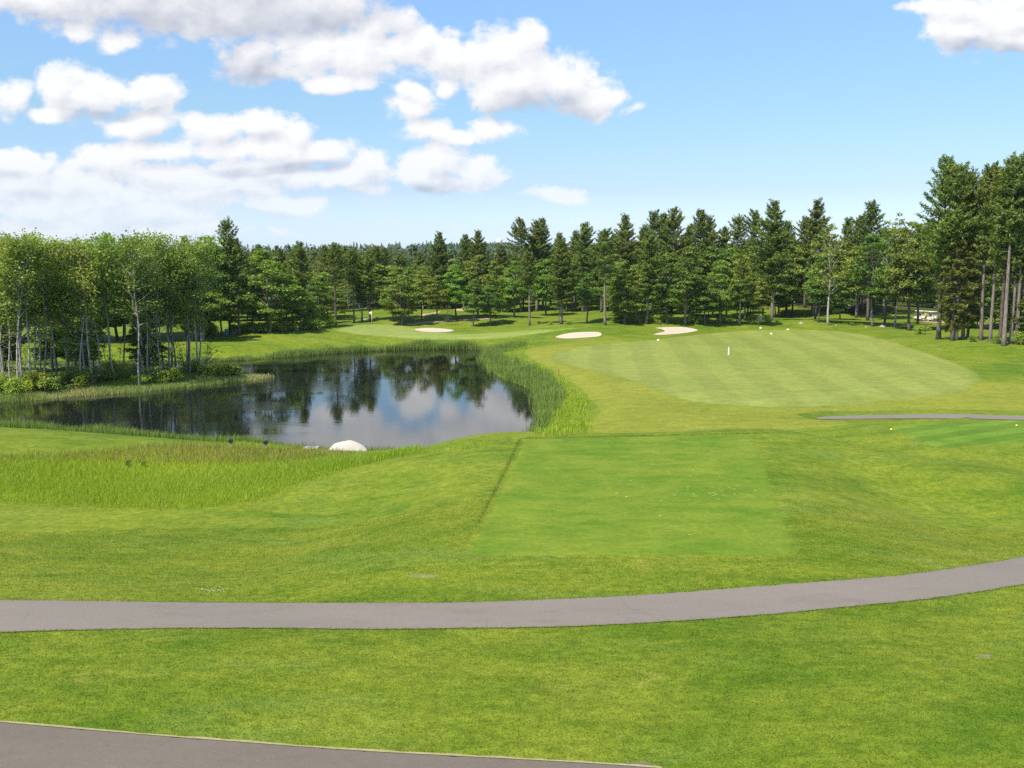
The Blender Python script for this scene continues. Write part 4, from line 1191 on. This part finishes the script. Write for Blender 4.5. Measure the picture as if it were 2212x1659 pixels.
for t in LT + [t for t in sorted(TREES, key=lambda q: q['X']) if t['X'] >= 300]:
    o, k, row = t['o'], t['kind'], t['row']
    side = 'left' if t['X'] < 300 else 'right'
    mk = MARKS[1] if side == 'left' else [m for m in MARKS if m[0] < t['X'] + 3.5][-1]
    o['category'] = CATS[k]
    if t['label']: o['label'] = t['label']
    elif row in ('fill', 'thicket'):
        if row == 'thicket':
            o['label'] = 'thin pale tree in the thick of the wooded point' if k == 'birch' else 'yellow green leafy tree in the thick of the wooded point'
            o['group'] = 'crowded trees of the wooded point'
        else:
            o['label'] = {'broad': 'dense leafy tree', 'pine': 'dark pine', 'lime': 'pale leafy tree'}[k] + ' in the back rows of the wood ' + side + ' of ' + mk[1]
            o['group'] = 'back rows of the wood ' + side + ' of ' + mk[1].replace('the ', '', 1)
    else:
        key = (k, row, mk[1], side)
        cnt[key] = cnt.get(key, 0) + 1
        ds = t['desc'] or DESC.get((k, row), 'tree')
        if t['p'] == 4 and k == 'birch' and row == 'point':
            o['label'] = 'forked birch with a bright bare trunk at the water of the wooded point'
        else:
            o['label'] = f"{ds}, {ORD[min(cnt[key] - 1, 19)]} {side} of {mk[1]}"
        o['group'] = {'front': 'trees along the front of the wood', 'canopy': 'tall pines above the canopy', 'point': 'growth on the wooded point', 'left wood': 'trees behind the wooded point', 'edge': 'low shrubs along the wood', 'meadow': 'small bushes in the meadow'}[row] + (' ' if 0 else '')
print('TREES', len(TREES), {k: sum(1 for t in TREES if t['kind'] == k) for k in PROTO})

# --- far woods: one mass of crowns running back to the hills
g = np.random.default_rng(55)
fc = []
for (n, d0_, d1_) in ((560, 268, 460), (700, 460, 900), (1500, 900, 2050)):
    d = g.uniform(d0_, d1_, n) ; a = g.uniform(-.62, .62, n)
    fc.append(np.stack([d * a, d, g.uniform(9, 14.5, n) * np.where(d > 900, 1.0, 1.0)], 1))
hx = g.normal(-30, 150, 500); hy = g.uniform(1850, 2200, 500)
fc.append(np.stack([hx, hy, g.uniform(6, 8.5, 500)], 1))
fc = np.concatenate(fc)
fz = height(fc[:, 0], fc[:, 1])
C = []; N = []; T = []; Sz = []
for (x, y, hh), zb in zip(fc, fz):
    k = 120 if y < 470 else (80 if y < 900 else 46)
    conif = g.random() < .4
    d = unit(g.normal(0, 1, (k, 3))); d[:, 2] = np.abs(d[:, 2])
    if conif:
        t_ = g.uniform(0, 1, k) ** .8; r = 3.0 * (1 - t_) + .2
        p = np.stack([d[:, 0] * r, d[:, 1] * r, hh * (.02 + 1.0 * t_)], 1)
    else:
        d[:, 2] = d[:, 2] * 2 - 1; p = d * np.array([4.2, 4.2, hh * .45]) * (g.uniform(.5, 1.05, k) ** .5)[:, None] + np.array([0, 0, hh * .47])
    C.append(p + np.array([x, y, zb])); N.append(d * .8 + np.array([0, 0, .3]) + g.normal(0, .45, (k, 3)))
    T.append(g.uniform(.2, .8) * (.7 if conif else 1) + g.normal(0, .15, k)); Sz.append(np.full(k, (1.3 if y < 470 else 1.7 if y < 900 else 2.6)) * g.uniform(.7, 1.2, k))
C = np.concatenate(C)
fw = obj('distant_woods', leaf_mesh('distant_woods', C, np.concatenate(N), np.concatenate(Sz), np.concatenate(T), L_FAR, g, .7))
tag(fw, 'far woods reaching back to the low hills', kind='stuff')

# ------------------------------------------------------------------ objects
M_WHITE = plain('white_paint', (.80, .79, .76), .5, .4, .05)
clover.data.materials.append(M_WHITE)
M_BLACK = plain('black_plastic', (.025, .025, .027), .5, .4, .2)
M_GREYP = plain('grey_post', (.50, .49, .47), .6, .4, .1)
M_BLUE = plain('blue_paint', (.10, .32, .42), .55, .4, .15)
M_YEL = plain('yellow_paint', (.80, .66, .05), .5, .4, .08)
M_TEAL = plain('teal_paint', (.03, .30, .28), .5, .4, .1)
M_RED = plain('rust_red_paint', (.30, .10, .05), .6, .3, .15)
M_CREAM = plain('cream_shell', (.72, .69, .60), .4, .5, .05)
M_SEAT = plain('beige_vinyl', (.42, .36, .28), .6, .4, .1)
M_TYRE = plain('tyre_rubber', (.03, .03, .03), .85, .2, .2)
M_METAL = plain('grey_metal', (.45, .45, .46), .4, .5, .08, metal=.7)
M_STONE = plain('pale_stone', (.50, .46, .38), .9, .2, .30, 2.2)
M_GSTONE = plain('grey_stone', (.34, .32, .28), .9, .2, .25, 3)
M_CONC = plain('concrete', (.46, .44, .42), .9, .2, .12, 3)
M_SKIN = plain('skin', (.45, .27, .19), .6, .3, .05)
M_YSHIRT = plain('yellow_shirt', (.70, .68, .08), .9, .1, .06)
M_WSHIRT = plain('white_shirt', (.75, .75, .76), .9, .1, .06)
M_DARK = plain('dark_cloth', (.035, .035, .045), .9, .1, .2)
M_HAIR = plain('dark_hair', (.04, .03, .02), .8, .2, .2)
M_GLASS, ng_, out_g = material('clear_windscreen')
pg = principled(ng_, out_g, (.75, .80, .82), .08, .5)
pg.inputs['Transmission Weight'].default_value = .85
pg.inputs['IOR'].default_value = 1.1

def ground_at(X, Y):
    x, y = unproj(X, Y)[0]
    return float(x), float(y), float(height(np.array([x]), np.array([y]))[0])
def rock(name, X, Y, size, label, cat='boulder', seed=0, group=None, mat=None, loc=None, sub=4, peak=False):
    import bmesh
    bm = bmesh.new(); bmesh.ops.create_icosphere(bm, subdivisions=sub, radius=1.0)
    g_ = random.Random(seed)
    ph = [g_.uniform(0, 6.28) for _ in range(9)]
    cuts = [(Vector((g_.uniform(-1, 1), g_.uniform(-1, 1), g_.uniform(-.1, 1))).normalized(), g_.uniform(.62, .86)) for _ in range(9)]
    for v_ in bm.verts:
        c = v_.co.copy()
        for nrm, dd in cuts:
            e = c.dot(nrm) - dd
            if e > 0: c -= nrm * e * .88
        k = 1 + .05 * math.sin(5 * c.x + ph[0]) * math.sin(4 * c.y + ph[1]) + .03 * math.sin(9 * c.z + ph[2] + 7 * c.x) + .015 * math.sin(21 * c.x + ph[3]) * math.sin(19 * c.y + ph[4])
        c *= k
        if peak: c.z *= 1.05 - .30 * abs(c.x - .12)
        v_.co = (c.x * size[0] / 2, c.y * size[1] / 2, c.z * size[2])
    me = bpy.data.meshes.new(name); bm.to_mesh(me); bm.free()
    me.polygons.foreach_set('use_smooth', np.ones(len(me.polygons), bool))
    x, y, z = loc or ground_at(X, Y)
    o = obj(name, me, mat or M_STONE, None, (x, y, z - size[2] * .08))
    return tag(o, label, cat, group)
BX, BY = on_plane(748, 978, -.95)
big = rock('boulder', 0, 0, (3.0, 1.8, 1.02), 'big white boulder at the near edge of the pond', seed=21, peak=True, loc=(float(BX), float(BY) + .2, float(height(np.array([BX]), np.array([BY]))[0])))
rock('boulder', 1906, 706, (1.5, 1.0, .5), 'pale flat boulder under the right trees', seed=5, sub=3, mat=M_GSTONE)
for (X, Y, s, lab) in ((1731, 699, .9, 'small pale stone by the trees left of the yellow green tree'), (1806, 703, .5, 'small stone beside the yellow green tree'), (1871, 707, .45, 'white stone at the grass edge left of the pale boulder'), (1927, 706, .5, 'white stone just right of the pale boulder'),
                       (640, 713, .9, 'grey stone under the dark round tree'), (672, 711, 1.3, 'pale stone at the grass edge left of the green')):
    rock('stone', X, Y, (s, s * .7, s * .45), lab, 'stone', seed=int(X), sub=3, mat=M_GSTONE)

# concrete outlet slab beside the boulder
x, y = map(float, on_plane(673, 979, -.9))
t = thing('outlet_slab', 'low grey concrete slab at the water left of the white boulder', 'concrete slab', (x, y, float(height(np.array([x]), np.array([y]))[0])))
MB().box((0, 0, .18), (1.0, .8, .56)).build('slab', M_CONC, t, bevel=.03)
MB().box((0, .02, .482), (.55, .45, .05)).build('lid', M_METAL, t, bevel=.01)
# two black floodlights on short posts at the shore
for X, Y, lab in ((499, 970, 'black floodlight head on a pale post, left of the pair at the near shore'), (574, 973, 'black floodlight head on a pale post, nearer the white boulder of the pair')):
    x, y, z = ground_at(X, Y)
    t = thing('floodlight', lab, 'floodlight', (x, y, z), .2, 'floodlights at the near shore')
    MB().tube([(0, 0, -.1), (0, 0, .42)], .05, 10).build('post', M_GREYP, t, True)
    MB().box((0, 0, .54), (.30, .24, .24)).build('lamp_head', M_BLACK, t, bevel=.03)
    MB().box((0, 0, .435), (.16, .12, .03)).build('bracket', M_METAL, t)
# white stake with its base
x, y, z = ground_at(1574, 767)
t = thing('white_stake', 'white distance stake standing alone in the striped fairway', 'stake', (x, y, z))
MB().box((0, 0, .45), (.15, .15, 1.0)).build('stake', M_WHITE, t, bevel=.03)
MB().box((0, 0, .985), (.18, .18, .06)).build('cap', M_WHITE, t, bevel=.015)
MB().lathe([(.16, 0), (.15, .03), (.10, .04)], 16).build('base', M_CONC, t, True)
# low white domed markers
for X, Y, lab in ((1422, 736, 'white domed marker on the fairway left of the notched bunker tip'), (1643, 709.5, 'white domed marker at the back edge of the fairway, leftmost of three'), (1666, 722, 'white domed marker inside the fairway, middle of three'), (1702, 713, 'white domed marker at the back edge of the fairway, rightmost of three')):
    x, y, z = ground_at(X, Y)
    t = thing('range_marker', lab, 'marker', (x, y, z), 0, 'white markers at the far end of the fairway')
    MB().lathe([(.19, -.03), (.20, .05), (.19, .12), (.15, .19), (.07, .23)], 16).build('dome', M_WHITE, t, True)
    MB().lathe([(.23, -.02), (.23, .03), (.20, .04)], 16).build('base', M_GREYP, t)
x, y, z = ground_at(1643, 697)
t = thing('white_post', 'white topped low post at the edge of the far trees', 'post', (x, y, z))
MB().tube([(0, 0, -.1), (0, 0, .5)], .06, 8).build('post', M_GREYP, t, True)
MB().lathe([(.05, .48), (.2, .54), (.24, .68), (.18, .82), (.06, .87)], 14).build('cap', M_WHITE, t, True)
# tee markers
for X, Y, mat_, lab in ((1925, 931.5, M_YEL, 'yellow tee marker at the left corner of the striped tee'), (2196, 923, M_YEL, 'yellow tee marker at the right end of the striped tee'), (1973, 959.5, M_TEAL, 'small teal tee marker at the near edge of the striped tee')):
    x, y, z = ground_at(X, Y)
    t = thing('tee_marker', lab, 'tee marker', (x, y, z + .03), 0, 'tee markers on the striped tee')
    if mat_ is M_TEAL: t.scale = (.6, .6, .6)
    MB().lathe([(.02, .01), (.06, .03), (.085, .08), (.075, .13), (.03, .16)], 14).build('ball', mat_, t, True)
    MB().tube([(0, 0, -.1), (0, 0, .05)], .02, 6).build('spike', M_METAL, t)
# rusty stake beside the reeds
x, y, z = ground_at(1207, 811)
t = thing('red_stake', 'thin rust red stake between the reeds and the fairway', 'stake', (x, y, z))
MB().box((0, 0, .28), (.09, .05, .75)).build('shaft', M_RED, t, bevel=.01)
MB().prism([(-.03, .655), (.03, .655), (0, .73)], -.045, .045).build('pointed_top', M_RED, t)
# blue post
x, y, z = ground_at(489, 724)
t = thing('blue_post', 'blue round topped post before the tall pine at left', 'post', (x, y, z))
MB().tube([(0, 0, -.1), (0, 0, .80)], .24, 14).build('body', M_BLUE, t, True)
MB().lathe([(.27, .80), (.27, .86), (.20, .95), (.06, .99)], 14).build('cap', M_BLUE, t, True)
# flag
x, y, z = ground_at(803, 701)
t = thing('flagstick', 'white flag on its stick behind the far green', 'flag', (x, y, z))
MB().tube([(0, 0, -.1), (0, 0, 2.3)], .03, 8).build('stick', M_WHITE, t, True)
fm = MB()
for i in range(7):
    s = i / 6; w_ = .06 * math.sin(s * 6)
    fm.v += [(-.03 - .34 * s, w_, 2.28 - .10 * s), (-.03 - .34 * s, w_, 1.70 + .05 * s)]
    if i: b_ = 2 * i - 2; fm.f.append((b_, b_ + 1, b_ + 3, b_ + 2))
ff = fm.build('flag', M_WHITE, t, True)
ff.modifiers.new('thickness', 'SOLIDIFY').thickness = .012
# white water tower on the far hill
wy = 2080.0; wx = float(ray(1079, 519)[0] / ray(1079, 519)[1] * wy)
wz = float(height(np.array([wx]), np.array([wy]))[0])
ztop = CAMZ + float(ray(1079, 515.5)[2] / ray(1079, 515.5)[1]) * wy
t = thing('water_tower', 'white drum shaped water tower on the far wooded hill', 'water tower', (wx, wy, wz))
hz = ztop - wz
MB().lathe([(5.9, hz - 9), (6.2, hz - 8.2), (6.2, hz - 1.6), (5.4, hz - .6), (3.0, hz - .1), (.3, hz)], 28).build('tank', M_WHITE, t, True)
for i in range(6):
    an = i * math.pi / 3
    MB().tube([(5.2 * math.cos(an), 5.2 * math.sin(an), -1), (5.2 * math.cos(an), 5.2 * math.sin(an), hz - 8.9)], .4, 8).build('leg', M_WHITE, t)

# golf carts
def cart(X, Y, rz, label, first=None):
    x, y, z = ground_at(X, Y)
    t = thing('golf_cart', label, 'golf cart', (x, y, z + .06), rz, 'golf carts parked beyond the right trees')
    if first:
        for ch in first.children:
            c = ch.copy(); COL.objects.link(c); c.parent = t
            for d_ in ch.children:
                e = d_.copy(); COL.objects.link(e); e.parent = c
        return t
    MB().prism([(-1.15, .32), (1.15, .32), (1.15, .42), (.35, .46), (.25, .80), (-.55, .84), (-.95, .80), (-1.2, .6)], -.6, .6).build('body', M_CREAM, t, bevel=.04)
    MB().prism([(.75, .47), (1.2, .47), (1.28, .62), (1.1, .82), (.85, .98), (.72, .98)], -.58, .58).build('front_cowl', M_CREAM, t, bevel=.05)
    MB().box((0, -.15, .90), (1.08, .52, .12)).build('seat', M_SEAT, t, bevel=.04)
    MB().box((0, -.46, 1.16), (1.08, .12, .42), Matrix.Rotation(R(10), 3, 'X')).build('backrest', M_SEAT, t, bevel=.04)
    MB().box((0, -.02, 1.87), (1.22, 1.95, .10)).build('roof', M_WHITE, t, bevel=.045)
    for sx_ in (-.54, .54):
        MB().tube([(sx_, .80, .9), (sx_, .62, 1.83)], .025, 6).build('strut', M_METAL, t)
        MB().tube([(sx_, -.72, .78), (sx_, -.80, 1.83)], .025, 6).build('strut', M_METAL, t)
        MB().box((sx_ * .65, 1.235, .62), (.16, .05, .10)).build('headlight', M_METAL, t, bevel=.01)
    MB().box((0, .75, 1.38), (1.0, .015, .82), Matrix.Rotation(R(11), 3, 'X')).build('windscreen', M_GLASS, t)
    MB().tube([(-.28, .60, .95), (-.28, .42, 1.12)], .02, 6).build('steering_column', M_BLACK, t)
    MB().tube([(-.28 + .17 * math.cos(a_), .42 + .09 * math.sin(a_), 1.13 + .14 * math.sin(a_)) for a_ in np.linspace(0, 6.28, 17)], .016, 6, cap=False).build('steering_wheel', M_BLACK, t)
    MB().box((0, -1.0, .86), (.95, .40, .10)).build('bag_rack', M_BLACK, t, bevel=.02)
    for sx_ in (-.52, .52):
        for yy in (.86, -.78):
            w_ = MB().tube([(sx_ - .10, yy, .23), (sx_ + .10, yy, .23)], .23, 18).build('wheel', M_TYRE, t, False, .02)
            MB().tube([(sx_ - .107, yy, .23), (sx_ + .107, yy, .23)], .11, 12).build('rim', M_METAL, w_)
    return t
c1 = cart(1988, 693, math.pi + .35, 'white golf cart left of the person in the yellow shirt')
cart(2011, 694.5, math.pi + .35, 'white golf cart right of the person in the yellow shirt', c1)

# people
def skin(name, verts, edges, radii, mat, parent, sub=2):
    me = bpy.data.meshes.new(name); me.from_pydata(verts, edges, [])
    o = obj(name, me, mat, parent)
    m = o.modifiers.new('skin', 'SKIN'); m.use_smooth_shade = True
    for i, r in enumerate(radii):
        sv = me.skin_vertices[0].data[i]
        sv.radius = (r, r) if not isinstance(r, tuple) else r
        sv.use_root = (i == 0)
    s = o.modifiers.new('smooth', 'SUBSURF'); s.levels = sub; s.render_levels = sub
    return o
def person(X, Y, rz, shirt, label, hat=None):
    x, y, z = ground_at(X, Y)
    t = thing('person', label, 'person', (x, y, z + .05), rz)
    V = [(0, 0, .92), (0, .01, 1.12), (0, 0, 1.36), (0, 0, 1.50), (0, -.01, 1.60), (0, -.02, 1.70),
         (-.10, 0, .86), (-.11, -.02, .48), (-.12, .02, .08), (-.13, -.13, .04), (.10, 0, .86), (.12, .03, .48), (.13, .05, .08), (.14, -.10, .04),
         (-.19, 0, 1.40), (-.25, .02, 1.12), (-.22, -.18, .96), (-.20, -.27, .93), (.19, 0, 1.40), (.26, .03, 1.12), (.24, -.12, .90), (.23, -.2, .85)]
    E = [(0, 1), (1, 2), (2, 3), (3, 4), (4, 5), (0, 6), (6, 7), (7, 8), (8, 9), (0, 10), (10, 11), (11, 12), (12, 13), (2, 14), (14, 15), (15, 16), (16, 17), (2, 18), (18, 19), (19, 20), (20, 21)]
    RR = [(.15, .11), (.14, .10), (.17, .11), .055, .085, .075, .09, .06, .04, .035, .09, .06, .04, .035, .06, .045, .032, .035, .06, .045, .032, .035]
    skin('body', V, E, RR, M_SKIN, t)
    skin('shirt', [(0, 0, .90), (0, .01, 1.12), (0, 0, 1.36), (-.20, 0, 1.41), (-.245, .015, 1.17), (.20, 0, 1.41), (.25, .02, 1.17)], [(0, 1), (1, 2), (2, 3), (3, 4), (2, 5), (5, 6)], [(.18, .135), (.17, .125), (.195, .135), .085, .07, .085, .07], shirt, t)
    skin('shorts', [(0, 0, .90), (-.10, 0, .82), (-.11, -.01, .54), (.10, 0, .82), (.12, .02, .54)], [(0, 1), (1, 2), (0, 3), (3, 4)], [(.165, .125), .115, .085, .115, .085], M_DARK, t)
    MB().lathe([(.088, 1.60), (.100, 1.66), (.096, 1.74), (.06, 1.785), (.01, 1.80)], 16, (0, .005, 0)).build('hair' if hat is None else 'cap', M_HAIR if hat is None else hat, t, True)
    return t
person(1999.5, 694, .2, M_YSHIRT, 'person in a yellow shirt and dark shorts standing between the golf carts')
person(2027.5, 690, .5, M_WSHIRT, 'person in white clothes and white cap right of the golf carts', M_WHITE)

# ------------------------------------------------------------------ air: far hills fade a little
hz = MB().box((0, 3700, 24), (18600, 11000, 56))
m_hz = bpy.data.materials.new('haze'); m_hz.use_nodes = True
m_hz.node_tree.nodes.clear()
nh = NT(m_hz.node_tree)
vo_ = nh.node('ShaderNodeVolumePrincipled')
vo_.inputs['Color'].default_value = (.72, .86, 1.0, 1)
vo_.inputs['Density'].default_value = 0.00005
vo_.inputs['Anisotropy'].default_value = 0.0
nh.put(nh.node('ShaderNodeOutputMaterial').inputs['Volume'], vo_.outputs[0])
tag(hz.build('haze', m_hz), 'thin pale air over the course', kind='stuff')
